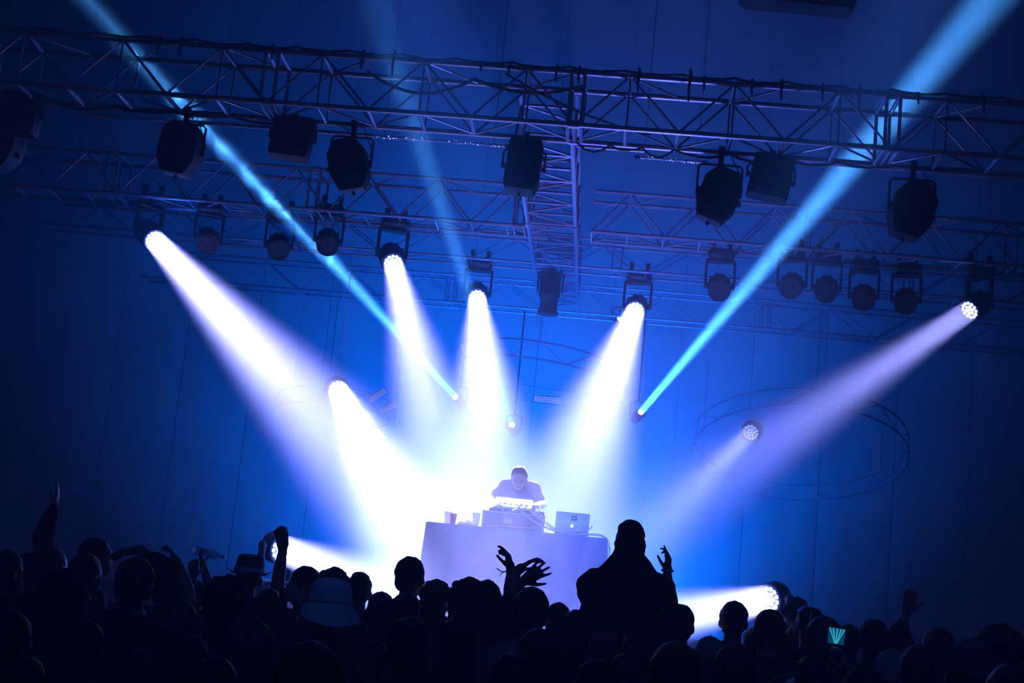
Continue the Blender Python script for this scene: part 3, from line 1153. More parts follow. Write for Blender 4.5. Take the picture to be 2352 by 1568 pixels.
def hat_parts(style, parent, m):
    """hats are worn: parts of the person"""
    if style in ('cap', 'cap_back'):
        mb = MB()
        mb.lathe([(.094, 1.645), (.096, 1.68), (.090, 1.735), (.070, 1.775), (.035, 1.797), (.008, 1.802)], (0, -.006, 0), n=20)
        cp = mb.build('cap', m, parent)
        s = 1 if style == 'cap' else -1
        v = MB()
        pts = [(.075 * math.cos(R(a)), (.085 + .075 * math.sin(R(a)))) for a in range(0, 181, 20)]
        v.ring_tube([[Vector((x, s * y, 1.652 + dz - .25 * (y - .085) * .6)) for x, y in pts] for dz in (0, .006)])
        v.build('visor', m, cp)
        MB().ell((0, -.006, 1.803), (.009, .009, .005), n=8, m=4).build('button', m, cp)
    elif style == 'bucket':
        mb = MB()
        mb.lathe([(.142, 1.600), (.146, 1.602), (.132, 1.640), (.112, 1.675), (.106, 1.69), (.103, 1.72), (.096, 1.76), (.080, 1.787), (.05, 1.801), (.004, 1.806)], (0, -.004, 0), n=28)
        for i, v in enumerate(mb.v):
            if v[2] < 1.66:
                a_ = math.atan2(v[1], v[0])
                mb.v[i] = (v[0] * (1 + .08 * math.sin(3 * a_)), v[1], v[2] + .014 * math.sin(2 * a_ + 1) - .012 * math.cos(a_))
        h = mb.build('bucket_hat', m, parent)
        MB().lathe([(.1065, 1.690), (.110, 1.693), (.106, 1.715), (.1025, 1.715)], (0, -.004, 0), n=28, close=False).build('hat_band', m, h)
    elif style == 'trilby':
        mb = MB()
        rings = []
        for r, z, e in [(.150, 1.668, .028), (.152, 1.672, .028), (.11, 1.672, .0), (.100, 1.685, 0), (.096, 1.74, 0), (.086, 1.785, 0), (.05, 1.797, 0), (.02, 1.778, 0)]:
            rings.append([Vector((r * .9 * math.cos(t), r * 1.1 * math.sin(t), z + e * abs(math.cos(t)) ** 2)) for t in [2 * math.pi * k / 28 for k in range(28)]])
        mb.ring_tube(rings)
        h = mb.build('brimmed_hat', m, parent)
        MB().ring_tube([[Vector((q * .9 * math.cos(t), q * 1.1 * math.sin(t), z)) for t in [2 * math.pi * k / 28 for k in range(28)]] for q, z in ((.104, 1.69), (.102, 1.715))], close=False)
        b = MB()
        b.lathe([(.1005, 1.688), (.104, 1.69), (.1015, 1.716), (.098, 1.716)], n=28, close=False)
        bo = b.build('hat_band', M['band'], h)
        bo.scale = (.93, 1.12, 1)


SHIRTS = ['tee_black', 'tee_navy', 'tee_grey', 'tee_black', 'tee_red', 'tee_black']
BODY0 = body_mesh({}, .0125)
BODY1 = body_mesh({}, .0125, broad=.88, hip=1.02)
TROUSERS = trousers_mesh()
SH0 = {(k, 0): shirt_mesh({}, M[k]) for k in ('tee_black',)}


def shirt_for(key, b):
    if (key, b) not in SH0:
        if (('tee_black', b)) not in SH0:
            SH0[('tee_black', b)] = shirt_mesh({}, M['tee_black'], broad=.88)
        if key != 'tee_black':
            c = SH0[('tee_black', b)].copy()
            c.materials.clear()
            c.materials.append(M[key])
            SH0[(key, b)] = c
    return SH0[(key, b)]


HAIRS = {}


def hair_for(style, k):
    key = (style, k % 3)
    if key not in HAIRS:
        HAIRS[key] = hair_mesh(style, seed=k % 3 + 1, m=M['hair_brown'] if k % 3 == 2 else M['hair'])
    return HAIRS[key]


HEADW = {'short': .178, 'crop': .168, 'quiff': .178, 'curly': .225, 'afro': .265, 'long': .19, 'bob': .20, 'bun': .175, 'cap': .192, 'cap_back': .192, 'bucket': .21, 'trilby': .215}
TOPS = {'short': 1.778, 'crop': 1.77, 'quiff': 1.78, 'curly': 1.80, 'afro': 1.815, 'long': 1.782, 'bob': 1.782, 'bun': 1.824, 'cap': 1.803, 'cap_back': 1.803, 'bucket': 1.806, 'trilby': 1.798}
NPERS = [0]
SPOTS = []


def person(px, top, w, style, yaw, label, shirt='tee_black', slim=False, arms=None, Y=None, hatm=None, voxel=.009, sleeve=.55, lean=0.0, hq=None, broad=1.0,
           legs=True, cape=False, base_z=0.0, under='short', hip=1.0):
    """px, top: photo pixel of the crown; w: width of the head there.  arms: {side: dict(px wrist ...)} gives wrists as photo pixels"""
    NPERS[0] += 1
    k = NPERS[0]
    if Y is None:
        Y0 = min(HEADW[style] * F_PX / w, 9.3)
        best = None
        for q in range(0, 27):
            for sg in (1, -1):
                Yc = Y0 + sg * q * .05
                if Yc < 3.2:
                    continue
                c_ = at(px, top, Yc)
                d_ = min([math.hypot((c_.x - a_) / .50, (Yc - b_) / .34) for a_, b_ in SPOTS] or [9])
                if best is None or d_ > best[0] + .02:
                    best = (d_, Yc)
                if d_ >= 1:
                    break
            if best[0] >= 1:
                break
        Y = best[1]
    crown = at(px, top, Y)
    SPOTS.append((crown.x, Y))
    s = (crown.z - base_z) / TOPS[style]
    t = thing('person', label, 'person', (crown.x, Y, base_z), (0, lean, R(yaw)), 'people in the audience')
    t.scale = (s, s, s)
    loc_m = (Matrix.Translation(t.location) @ Euler((0, lean, R(yaw))).to_matrix().to_4x4() @ Matrix.Scale(s, 4)).inverted()
    if arms:
        A = {}
        for sd, sp in arms.items():
            sp = dict(sp)
            dY = sp.pop('dy', 0.1)
            if 'wpx' in sp:
                sp['wrist'] = loc_m @ at(*sp.pop('wpx'), Y + dY)
            if 'epx' in sp:
                sp['elbow'] = loc_m @ at(*sp.pop('epx'), Y + sp.pop('edy', dY * .6))
            if 'tpx' in sp:
                tip = loc_m @ at(*sp.pop('tpx'), Y + dY + sp.pop('tdy', 0))
                sp['d'] = tip - Vector(sp['wrist'])
            A[sd] = sp
        bm_ = body_mesh(A, voxel, broad=broad, hq=hq, legs=legs, hip=hip)
        sh_ = shirt_mesh(A, M[shirt], broad=broad, sleeve=sleeve, cape=cape, hip=hip)
    elif broad != 1.0 or hq is not None or legs is not True or cape:
        A = {}
        bm_ = body_mesh(A, voxel, broad=broad, hq=hq, legs=legs, hip=hip)
        sh_ = shirt_mesh(A, M[shirt], broad=broad, sleeve=sleeve, cape=cape, hip=hip)
    else:
        bm_ = BODY1 if slim else BODY0
        sh_ = shirt_for(shirt, 1 if slim else 0)
    put('body', bm_, t)
    put('shirt', sh_, t)
    if legs is True:
        put('trousers', TROUSERS, t)
    else:
        put('trousers', trousers_mesh(True), t)
    if style in ('cap', 'cap_back', 'bucket', 'trilby'):
        put('hair', hair_for('crop', k), t)
        hat_parts(style, t, hatm or M['hat_dark'])
    elif hq is not None:
        put('hair', hair_mesh(style, k, hq), t)
    else:
        put('hair', hair_for(style, k), t)
    return t, loc_m, Y


def up_(**k):
    return dict(k)


# ---- the people whose arms or outline can be told apart
P_ARM_FIST, _, YF1 = person(578, 1272, 62, 'trilby', 10, 'person in a brimmed hat raising a clenched fist in front of the left stage lamp', 'tee_navy', Y=9.2, hatm=M['hat_dark'],
                            arms={1: dict(wpx=(649, 1262), epx=(640, 1325), tpx=(647, 1225), n=(-.3, -1, 0), curl=1.15, spread=.1, dy=.0, hs=1.12)})
person(72, 1268, 70, 'short', 0, 'person at far left stretching one arm straight up', 'tee_black', Y=8.4,
       arms={1: dict(wpx=(122, 1168), epx=(98, 1232), tpx=(140, 1108), n=(-1, -.2, 0), curl=.15, spread=.5, dy=.15)}, sleeve=1.85)
P_BOTTLE, LB, YB1 = person(452, 1332, 60, 'short', -5, 'person holding up a clear bottle left of the brimmed hat', 'tee_black', Y=9.6,
                           arms={1: dict(wpx=(467, 1300), epx=(486, 1365), tpx=(455, 1258), n=(1, .3, 0), curl=.95, spread=.1, dy=.1),
                                 -1: dict(wpx=(444, 1328), epx=(425, 1372), tpx=(444, 1306), n=(0, 1, 0), curl=.7, spread=.2, dy=-.25)})
person(330, 1282, 78, 'short', 0, 'person at left with a bent arm lifted over the head', 'tee_black', Y=7.6,
       arms={1: dict(wpx=(318, 1262), epx=(392, 1308), tpx=(280, 1268), n=(0, -.3, -1), curl=.3, dy=.1)}, sleeve=1.5)
person(392, 1312, 64, 'short', 0, 'person left of the bottle whose raised bare forearm catches violet light', 'tee_navy', Y=8.2,
       arms={1: dict(wpx=(410, 1296), epx=(430, 1352), tpx=(398, 1270), n=(-1, 0, 0), curl=.7, dy=-.05)})
person(225, 1233, 66, 'short', -62, 'short-haired person at left turned sideways, cheek rim-lit, standing tall', 'tee_black', Y=9.0)
person(947, 1276, 61, 'short', -20, 'short-haired person standing clear against the white beam left of the table, shoulders visible', 'tee_black', Y=9.3, broad=1.08)
# raised hands in the middle
person(1165, 1392, 64, 'bob', 5, 'person raising a drooping hand with wide fingers in front of the table', 'tee_black', Y=7.4,
       arms={1: dict(wpx=(1186, 1312), epx=(1168, 1395), tpx=(1216, 1290), n=(.75, 0, -1), curl=.42, spread=.9, dy=.1, thumb=1),
             -1: dict(wpx=(1200, 1336), epx=(1150, 1400), tpx=(1220, 1322), n=(.2, 1, 0), curl=.1, spread=1.0, dy=.22, thumb=-1)}, sleeve=1.25, voxel=.0065)
P_WB, LWB, YWB = person(1120, 1330, 62, 'short', 0, 'person raising a thin bent hand with a tied ribbon wristband', 'tee_black', Y=8.3,
                        arms={1: dict(wpx=(1174, 1310), epx=(1172, 1372), tpx=(1166, 1272), n=(-1, .2, 0), curls=[.3, .95, 1.1, 1.2], spread=.3, dy=.1)}, voxel=.0065)
# on shoulders
G_Y = 8.3
girl, LG, _ = person(1452, 1192, 72, 'long', -6, 'long-haired person riding on shoulders with one hand raised', 'tee_black', Y=G_Y, legs='sit', base_z=.53 - .0,
                     cape=True, sleeve=1.55, hip=1.05, voxel=.007,
                     arms={1: dict(wpx=(1533, 1316), epx=(1536, 1384), tpx=(1536, 1272), n=(-1, .3, 0), curls=[.1, .5, .7, .8], spread=.3, dy=.12),
                           -1: dict(wpx=(1375, 1395), epx=(1347, 1342), tpx=(1400, 1418), n=(1, 0, 0), curl=.6, dy=.05)})
person(1452, 1404, 84, 'short', 0, 'person underneath, carrying the long-haired rider on the shoulders', 'tee_black', Y=G_Y - .02, broad=1.1)
# right side
person(1850, 1400, 56, 'short', 0, 'person at right with a crooked elbow lifted beside the stage lamp glow', 'tee_black', Y=9.4,
       arms={-1: dict(wpx=(1800, 1405), epx=(1826, 1428), tpx=(1795, 1390), n=(1, 0, -.3), curl=.8, dy=.05, elbow=None) if False else
             dict(wpx=(1806, 1402), epx=(1832, 1440), tpx=(1822, 1390), n=(0, 1, -1), curl=.7, dy=.05)})
person(2050, 1452, 60, 'short', 0, 'person at right raising a faint open hand', 'tee_black', Y=9.0,
       arms={1: dict(wpx=(2082, 1408), epx=(2066, 1450), tpx=(2090, 1372), n=(0, -1, 0), curl=.15, spread=.8, dy=.1)}, sleeve=1.3)
P_PH, LPH, YPH = person(1895, 1412, 74, 'short', 0, 'person at right holding up a phone whose screen shows cyan beams', 'tee_navy', Y=7.0,
                        arms={1: dict(wpx=(1945, 1556), tpx=(1934, 1510), hint=(1, -.6, -.5), n=(-1, 0, 0), curl=.6, dy=-.55),
                              -1: dict(wpx=(1893, 1558), tpx=(1905, 1512), hint=(-1, -.6, -.5), n=(1, 0, 0), curl=.6, dy=-.55)})
P_PH2, _, YP2 = person(770, 1302, 72, 'curly', 0, 'curly-haired person behind the bucket hat, both arms arched over the crowd', 'tee_black', Y=8.8,
                       arms={-1: dict(wpx=(688, 1392), epx=(722, 1335), tpx=(674, 1366), n=(0, 1, 0), curl=.5, dy=-.9)}, sleeve=1.9)
# ---- everyone else: crown pixel, head width, hair or hat, turn, label
ROW = [
    (128, 1257, 62, 'short', -25, 'head at left below the straight raised arm, face catching a little light', 'tee_black', 0, None),
    (202, 1268, 66, 'short', -35, 'head just in front of the sideways-turned person at left', 'tee_black', 0, None),
    (20, 1262, 80, 'bob', 0, 'head at the left edge below the straight raised arm', 'tee_black', 1, None),
    (152, 1305, 128, 'curly', 0, 'large bushy head near the camera at left', 'tee_black', 0, None),
    (318, 1276, 92, 'short', 0, 'round dark head in front of the bent lifted arm at left', 'tee_black', 0, None),
    (305, 1384, 98, 'cap', 0, 'person in a pale cap low at left, under the round dark head', 'tee_black', 0, 'hat_pale'),
    (525, 1318, 112, 'curly', 0, 'large curly head left of the brimmed hat', 'tee_black', 0, None),
    (622, 1350, 66, 'short', 0, 'head just below the raised fist', 'tee_black', 0, None),
    (765, 1326, 104, 'bucket', 0, 'person in a pale bucket hat left of the table', 'tee_red', 0, 'hat_pale'),
    (708, 1298, 70, 'short', 0, 'head against the left white glow, left of the bucket hat', 'tee_black', 0, None),
    (829, 1313, 62, 'quiff', 0, 'head against the left white glow, right of the bucket hat', 'tee_black', 0, None),
    (878, 1358, 60, 'cap_back', 0, 'person in a dark cap between the bucket hat and the clear standing head', 'tee_navy', 0, 'hat_dark'),
    (938, 1358, 64, 'short', 0, 'small head directly below the clear standing person', 'tee_navy', 0, None),
    (1006, 1330, 66, 'curly', 0, 'narrow bushy head at the left part of the table front', 'tee_black', 1, None),
    (1080, 1325, 98, 'curly', -12, 'broad curly head in front of the table', 'tee_black', 0, None),
    (1128, 1345, 62, 'short', 0, 'head peeking out right of the broad curly head', 'tee_black', 0, None),
    (1223, 1345, 77, 'short', 10, 'round head below the drooping hand', 'tee_grey', 0, None),
    (1284, 1382, 50, 'short', 0, 'small head right of the round head, against the table front', 'tee_black', 0, None),
    (1326, 1398, 52, 'crop', 0, 'small head left of the carried rider', 'tee_navy', 1, None),
    (1298, 1413, 96, 'bob', 0, 'rounded head below the small heads in the centre', 'tee_black', 0, None),
    (945, 1415, 106, 'short', 0, 'large head low, left of centre, under the clear standing person', 'tee_black', 0, None),
    (1060, 1412, 100, 'long', 0, 'large long-haired head low in the centre below the broad curly head', 'tee_black', 1, None),
    (1395, 1440, 80, 'cap_back', 0, 'person in a dark cap worn backwards, low below the rider', 'tee_navy', 0, 'hat_dark'),
    (1518, 1396, 98, 'curly', 0, 'bushy head right below the rider', 'tee_black', 0, None),
    (1564, 1385, 70, 'short', 0, 'head at the left end of the right-hand white glow', 'tee_black', 0, None),
    (1688, 1378, 58, 'short', 0, 'head standing clear in the middle of the right-hand white glow', 'tee_black', 0, None),
    (1770, 1397, 70, 'crop', 0, 'smooth rounded head just under the right stage lamp', 'tee_black', 0, None),
    (1862, 1392, 50, 'short', 0, 'small far head right of the right stage lamp', 'tee_black', 0, None),
    (2008, 1420, 66, 'short', 8, 'square-haired head right of the glowing phone', 'tee_black', 0, None),
    (2155, 1440, 66, 'bob', 15, 'bob-haired head toward the right, face edge lit', 'tee_black', 1, None),
    (2296, 1430, 106, 'curly', 0, 'large curly head at the right edge', 'tee_black', 0, None),
    (2052, 1490, 86, 'cap_back', 0, 'person in a teal cap low at right', 'tee_black', 0, 'hat_teal'),
    (2238, 1465, 100, 'cap_back', 0, 'person in a grey cap low at right beside the large curly head', 'tee_grey', 0, 'hat_dark'),
    (1632, 1460, 68, 'cap_back', 0, 'person in a teal cap below the right-hand white glow', 'tee_grey', 0, 'hat_teal'),
    (1690, 1475, 108, 'bob', 0, 'large head low, right of the teal cap below the white glow', 'tee_black', 0, None),
    (1742, 1436, 70, 'short', 0, 'head below the smooth rounded head at right', 'tee_black', 0, None),
    (1812, 1450, 66, 'short', 0, 'head left of the phone-holding person, lower', 'tee_black', 1, None),
    (2112, 1478, 92, 'short', 0, 'head between the teal cap and the grey cap at right', 'tee_black', 0, None),
    (1950, 1432, 52, 'short', 0, 'small far head just behind the glowing phone', 'tee_black', 1, None),
    (440, 1455, 118, 'short', 0, 'large head low at left below the violet-lit forearm', 'tee_red', 0, None),
    (720, 1468, 176, 'short', 0, 'very large dark head at the bottom edge below the bucket hat', 'tee_black', 0, None),
    (30, 1400, 120, 'crop', 15, 'person at the left edge low down in a patterned pale shirt', 'tee_grey', 0, None),
    (200, 1420, 120, 'short', 0, 'dark head at the bottom left below the large bushy head', 'tee_black', 0, None),
    (600, 1430, 90, 'long', 0, 'long-haired head low between the curly head and the bucket hat', 'tee_black', 1, None),
    (820, 1420, 76, 'short', 0, 'head low just right of the bucket hat brim', 'tee_red', 1, None),
    (955, 1512, 96, 'short', 0, 'head at the bottom edge left of centre', 'tee_black', 0, None),
    (1160, 1400, 76, 'short', 0, 'head below the raised hands, behind the long-haired head', 'tee_black', 0, None),
    (1190, 1492, 118, 'bob', 0, 'head at the bottom edge in the centre', 'tee_grey', 1, None),
    (1378, 1512, 120, 'short', 0, 'head at the bottom edge below the backwards cap', 'tee_navy', 0, None),
    (1555, 1470, 128, 'short', 0, 'large head low, below and right of the rider', 'tee_black', 0, None),
    (1870, 1500, 90, 'long', 0, 'long-haired head at the bottom, left of the phone-holding hands', 'tee_black', 1, None),
    (1985, 1530, 110, 'short', 0, 'head at the bottom edge right of the phone', 'tee_black', 0, None),
    (2325, 1520, 120, 'short', 0, 'head at the bottom right corner', 'tee_black', 0, None),
    (2190, 1532, 116, 'bun', 0, 'head with a bun at the bottom edge toward the right', 'tee_black', 1, None),
    (1468, 1450, 74, 'short', 0, 'head in front of the person carrying the rider', 'tee_black', 0, None),
    (1240, 1440, 82, 'short', 0, 'head below the round head in the centre', 'tee_black', 1, None),
    (660, 1395, 70, 'short', 0, 'head between the fist-raising person and the bucket hat', 'tee_black', 0, None),
    (420, 1375, 84, 'bob', 0, 'head left of the large curly head', 'tee_black', 1, None),
    (90, 1345, 96, 'short', 0, 'head at left between the edge and the large bushy head', 'tee_black', 0, None),
    (500, 1505, 130, 'short', 0, 'head at the bottom edge below the large curly head', 'tee_black', 0, None),
    (60, 1500, 150, 'long', 0, 'long-haired head at the bottom left corner', 'tee_black', 1, None),
    (1760, 1520, 110, 'curly', 0, 'bushy head at the bottom edge right of centre', 'tee_black', 0, None),
    (310, 1490, 130, 'curly', 0, 'bushy head at the bottom edge below the pale cap', 'tee_black', 0, None),
    (862, 1470, 90, 'short', 0, 'head low between the very large head and the one left of centre', 'tee_navy', 0, None),
    (1440, 1498, 90, 'short', 0, 'head at the bottom below the person carrying the rider', 'tee_black', 1, None),
]
for px, tp_, w, st, yaw, lb, sh, slim, hm in ROW:
    person(px, tp_, w, st, yaw + rnd.uniform(-8, 8), lb, sh, bool(slim), hatm=M[hm] if hm else None)

# things held in the crowd
c = at(478, 1270, YB1 + .1)
t = thing('plastic_bottle', 'clear plastic bottle held up on its side by the person left of the brimmed hat', 'bottle', c, (0, R(98), 0))
BOTTLE = mat('clear_plastic', (.5, .55, .6), .1, spec=1.0, alpha=.45)
MB().lathe([(.004, -.10), (.03, -.10), (.032, -.09), (.030, -.06), (.032, -.03), (.030, 0), (.032, .04), (.024, .07), (.012, .09), (.012, .105)], n=16).build('bottle_body', BOTTLE, t)
MB().lathe([(.014, .10), (.014, .118)], n=12).build('bottle_cap', M['band'], t)


def phone(label, c, rot, w, h, screen=None, name='phone'):
    t = thing(name, label, 'phone', c, rot)
    MB().box((0, 0, 0), (w, .008, h), bev=.003).build('phone_body', M['black_plastic'], t)
    if screen:
        mb = MB()
        mb.box((0, -.0048, 0), (w * .93, .001, h * .93))
        s = mb.build('screen', screen, t, smooth=False)
        return t, s
    return t, None


SCR = mat('phone_screen_dark', (.01, .02, .03), .3, emit=(0, .06, .12), estr=1.0)
RAY = mat('phone_screen_beams', (.1, .3, .3), .3, emit=(.03, .42, .62), estr=1.0)
pc = at(1919, 1476, YPH - .55)
pt, psn = phone('small glowing phone at right with bright cyan light beams on its screen', pc, (0, R(3), 0), .080, .150, M['lens'])
pic = MB().box((0, -.0058, .030), (.072, .0008, .070)).build('picture', SCR, psn, smooth=False)
for k, (x0, x1) in enumerate([(-.004, -.032), (-.002, -.017), (0, .001), (.002, .018), (.004, .032)]):
    MB().ring_tube([[Vector((x, -.0064 - .0002 * k - e, z)) for x, z in ((x0 - .002, -.003), (x0 + .002, -.003), (x1 + .004, .062), (x1 - .004, .062))] for e in (0, .0002)]).build('picture_beam', RAY, psn, smooth=False)
phone('phone seen edge-on with a bright glint, left of the glowing phone', at(1864, 1435, 8.6), (0, R(22), R(60)), .07, .14)
SCRB = mat('phone_screen_white', (.3, .3, .3), .3, emit=(.7, .85, 1.0), estr=1.6)
phone('tiny bright phone screen among the heads below the held-up bottle', at(443, 1305, 9.6 - .2), (0, R(80), 0), .018, .05, SCRB)
phone('flat phone held level with a bright top edge, left of the bucket hat', at(672, 1366, 8.8 - .82), (0, R(86), 0), .075, .15)
# wristbands
w0 = at(1174, 1313, YWB + .1)
t = thing('wristband', 'tied ribbon wristband with loose ends on the thin bent hand', 'wristband', w0)
MB().lathe([(.031, -.006), (.034, 0), (.031, .006)], n=16, close=False).build('band', M['rubber'], t)
MB().tube([(-.03, -.01, 0), (-.05, -.012, -.005), (-.075, -.01, .004), (-.085, -.01, .012)], [.003, .003, .003, .002], 5).build('ribbon_end', M['rubber'], t)
MB().tube([(-.03, -.01, 0), (-.052, -.014, -.01), (-.062, -.012, -.03)], [.003, .003, .002], 5).build('ribbon_end', M['rubber'], t)
w1 = at(1533, 1310, G_Y + .12)
tag(MB().lathe([(.034, -.008), (.037, 0), (.034, .008)], n=18, close=False).build('wristband', M['band'], None, w1), "pale wristband on the rider's raised wrist", 'wristband')

# ------------------------------------------------------------------ table and what stands on it
TY = 13.0
tl, tr = at(980, 1198, TY), at(1394, 1238, TY)
TTOP = (tl.z + tr.z) / 2
TXC, TW = (tl.x + tr.x) / 2, tr.x - tl.x
t = thing('covered_table', 'long table on the stage fully covered by a cloth to the floor', 'table', (TXC, TY + .36, STAGE_Z))
hz = TTOP - STAGE_Z
MB().box((0, 0, hz - .02), (TW - .02, .70, .03)).build('table_top', M['case'], t, smooth=False)
for sx in (-1, 1):
    for sy in (-1, 1):
        MB().tube([(sx * (TW / 2 - .08), sy * .28, 0), (sx * (TW / 2 - .08), sy * .28, hz - .035)], .018, 8).build('leg', M['black_metal'], t)
cl = MB()
prof = []
NX = 40


def skirt(zf, flare):
    pts = []
    w, d = TW / 2 + .006 + flare, .36 + flare
    for k in range(NX):
        pts.append((-w + 2 * w * k / NX, -d - .008 * math.sin(k * 1.7) * zf))
    for k in range(16):
        pts.append((w + .006 * math.sin(k * 2.1) * zf, -d + 2 * d * k / 16))
    for k in range(NX):
        pts.append((w - 2 * w * k / NX, d))
    for k in range(16):
        pts.append((-w - .006 * math.sin(k * 2.1) * zf, d - 2 * d * k / 16))
    return pts


rings = []
for zz, zf, fl_ in [(hz + .004, 0, -.02), (hz + .006, 0, -.008), (hz - .004, 0, 0), (hz - .1, .3, .004), (hz - .4, .7, .015), (hz - .7, 1, .028), (.01, 1.2, .04)]:
    rings.append([Vector((x, y, zz)) for x, y in skirt(zf, fl_)])
cl.ring_tube(rings)
clo = cl.build('table_cloth', M['cloth'], None, (TXC, TY + .36, STAGE_Z))
tag(clo, 'dark cloth covering the table down to the stage', 'tablecloth')


def onT(px, dy=.0, dz=0.0):
    """point on the table top at photo column px"""
    p = at(px, 1215, TY + .1 + dy)
    return Vector((p.x, TY + .1 + dy, TTOP + .007 + dz))


def cup(label, px, dy, r, h, m, full=None, text=False):
    t = thing('cup', label, 'cup', onT(px, dy))
    MB().lathe([(r * .74, 0), (r * .76, .004), (r, h), (r * 1.05, h + .001), (r * .97, h - .002), (r * .72, .006)], n=20, close=True).build('cup_wall', m, t)
    if text:
        for k in range(3):
            MB().box((.004 + .0 * k, -r * .93, h * .28 + k * h * .13), (r * .5, .004, h * .07)).build('print_mark', M['ink'], t, smooth=False)
    return t


cup('tall pale plastic cup at the left end of the table', 1026, .08, .038, .115, M['cup'])
cup('red paper cup with dark printing in front of the tall pale cup', 1038, -.02, .034, .095, M['cup_red'], text=True)
cup('clear cup beside the black riser box', 1091, .02, .040, .125, M['cup'])
tw = MB()
tw.ell((0, 0, .018), (.085, .06, .026))
tw.ell((.02, .01, .035), (.055, .045, .03))
tw.ell((-.04, 0, .025), (.04, .05, .026))
tag(put('towel', voxelise(tw, 'towel', M['towel'], .006, 2, .006, 30), None, onT(1069, .06)), 'crumpled white towel on the table between the cups', 'towel')

# riser case with the mixer and the tilted controller
rx0, rx1 = onT(1104).x, onT(1248).x
rt = thing('riser_case', 'black equipment case in the middle of the table carrying the mixer', 'case', ((rx0 + rx1) / 2, TY + .38, TTOP + .007))
RW, RH = rx1 - rx0, .155
MB().box((0, 0, RH / 2), (RW, .40, RH), bev=.006).build('case_body', M['case'], rt)
e = MB()
for sx in (-1, 1):
    MB().box((sx * (RW / 2), -.2, RH / 2), (.014, .014, RH + .004)).build('corner_edge', M['silver'], rt, smooth=False)
MB().box((0, -.2, RH), (RW, .014, .012)).build('top_edge', M['silver'], rt, smooth=False)
MB().box((-.05, -.203, RH * .5), (.09, .008, .05), bev=.003).build('case_latch', M['silver'], rt)
RTZ = TTOP + .007 + RH
mx = thing('mixer', 'audio mixer on the riser case with plugs along its back', 'mixer', ((rx0 + rx1) / 2 + .02, TY + .40, RTZ))
MB().box((0, 0, .022), (RW * .9, .30, .04), bev=.006).build('mixer_body', M['black_metal'], mx)
for k in range(9):
    MB().lathe([(.008, 0), (.008, .012), (.005, .016)], (-RW * .38 + k * RW * .095, -.05, .042), n=8).build('knob', M['silver'], mx)
for k in range(7):
    MB().tube([(-RW * .36 + k * RW * .12, -.15, .024), (-RW * .36 + k * RW * .12, -.185, .024)], .006, 6).build('plug', M['cable_pale'], mx)
a, b = at(1136, 1152, TY + .42), at(1222, 1160, TY + .42)
cb = thing('controller', 'pale controller tilted up on top of the mixer, its edge glaring white', 'controller', ((a.x + b.x) / 2, TY + .42, RTZ + .045))
MB().box((0, .02, .05), (b.x - a.x, .24, .045), Euler((R(24), 0, 0)).to_matrix(), bev=.006).build('controller_body', M['keys'], cb)
for k in range(6):
    MB().box((-.13 + k * .052, -.02, .058), (.036, .03, .012), Euler((R(24), 0, 0)).to_matrix(), bev=.003).build('pad', M['silver'], cb)
for s in (-1, 1):
    MB().tube([(s * .14, -.05, .03), (s * .14, -.06, 0), (s * .14, .10, 0), (s * .14, .1, .07)], .007, 6).build('stand_leg', M['silver'], cb)


def wire(label, pts, r=.005, m='cable_pale', grp='pale cables on the table'):
    # smooth the path
    P = [Vector(p) for p in pts]
    for _ in range(3):
        Q = [P[0]]
        for i in range(len(P) - 1):
            Q += [P[i].lerp(P[i + 1], .25), P[i].lerp(P[i + 1], .75)]
        Q.append(P[-1])
        P = Q
    o = MB().tube([p - P[0] for p in P], r, 6).build('cable', M[m], None, P[0])
    return tag(o, label, 'cable', grp)


def tpx(x, y, dy=.0):
    return at(x, y, TY + .05 + dy)


wire('thin cable curling down the left front of the riser case', [tpx(1156, 1167, .12), tpx(1155, 1182, .1), tpx(1164, 1192, .1), tpx(1173, 1200, .1), tpx(1174, 1209, .1)])
wire('thick pale cable slanting from the mixer down to the laptop', [tpx(1190, 1162, .14), tpx(1204, 1182, .1), tpx(1230, 1200, .06), tpx(1262, 1215, .04), tpx(1300, 1226, .04)], .009)
wire('pale cable running parallel right of the thick one', [tpx(1215, 1170, .14), tpx(1235, 1188, .1), tpx(1262, 1209, .06), tpx(1290, 1224, .03)], .006)
wire('second parallel pale cable from the mixer, uppermost', [tpx(1222, 1172, .15), tpx(1244, 1190, .1), tpx(1275, 1214, .07), tpx(1305, 1228, .05)], .005)
wire('short cable bowing over the right end of the mixer', [tpx(1222, 1178, .2), tpx(1240, 1176, .2), tpx(1247, 1190, .2), tpx(1240, 1206, .12)], .006)
wire('cable coiling on the table right of the laptop', [tpx(1325, 1226, .03), tpx(1346, 1205, .05), tpx(1354, 1216, .08), tpx(1330, 1228, .1), tpx(1318, 1218, .02), tpx(1352, 1220, .0), tpx(1361, 1206, .0)], .005)
wire('cable lying along the table edge in front of the riser case', [tpx(1122, 1206, -.02), tpx(1160, 1208, .0), tpx(1192, 1211, -.02), tpx(1222, 1213, -.02)], .004)
wire('long cable looping off the right end of the table toward the floor', [tpx(1310, 1229, .02), tpx(1360, 1225, .02), tpx(1388, 1230, .0), tpx(1399, 1245, -.02), tpx(1401, 1270, -.02), at(1404, 1400, TY)], .007)
wire('second cable looping off the right end of the table, inner', [tpx(1330, 1228, .08), tpx(1375, 1228, .1), tpx(1394, 1238, .08), tpx(1396, 1262, .06), at(1398, 1400, TY + .1)], .006)
wire('looped cable over the left end of the mixer', [tpx(1134, 1164, .1), tpx(1142, 1158, .1), tpx(1152, 1160, .1), tpx(1160, 1166, .1)], .006)
wire('crossing cable at the back of the mixer', [tpx(1178, 1172, .12), tpx(1190, 1166, .12), tpx(1203, 1170, .12), tpx(1206, 1164, .12)], .005)

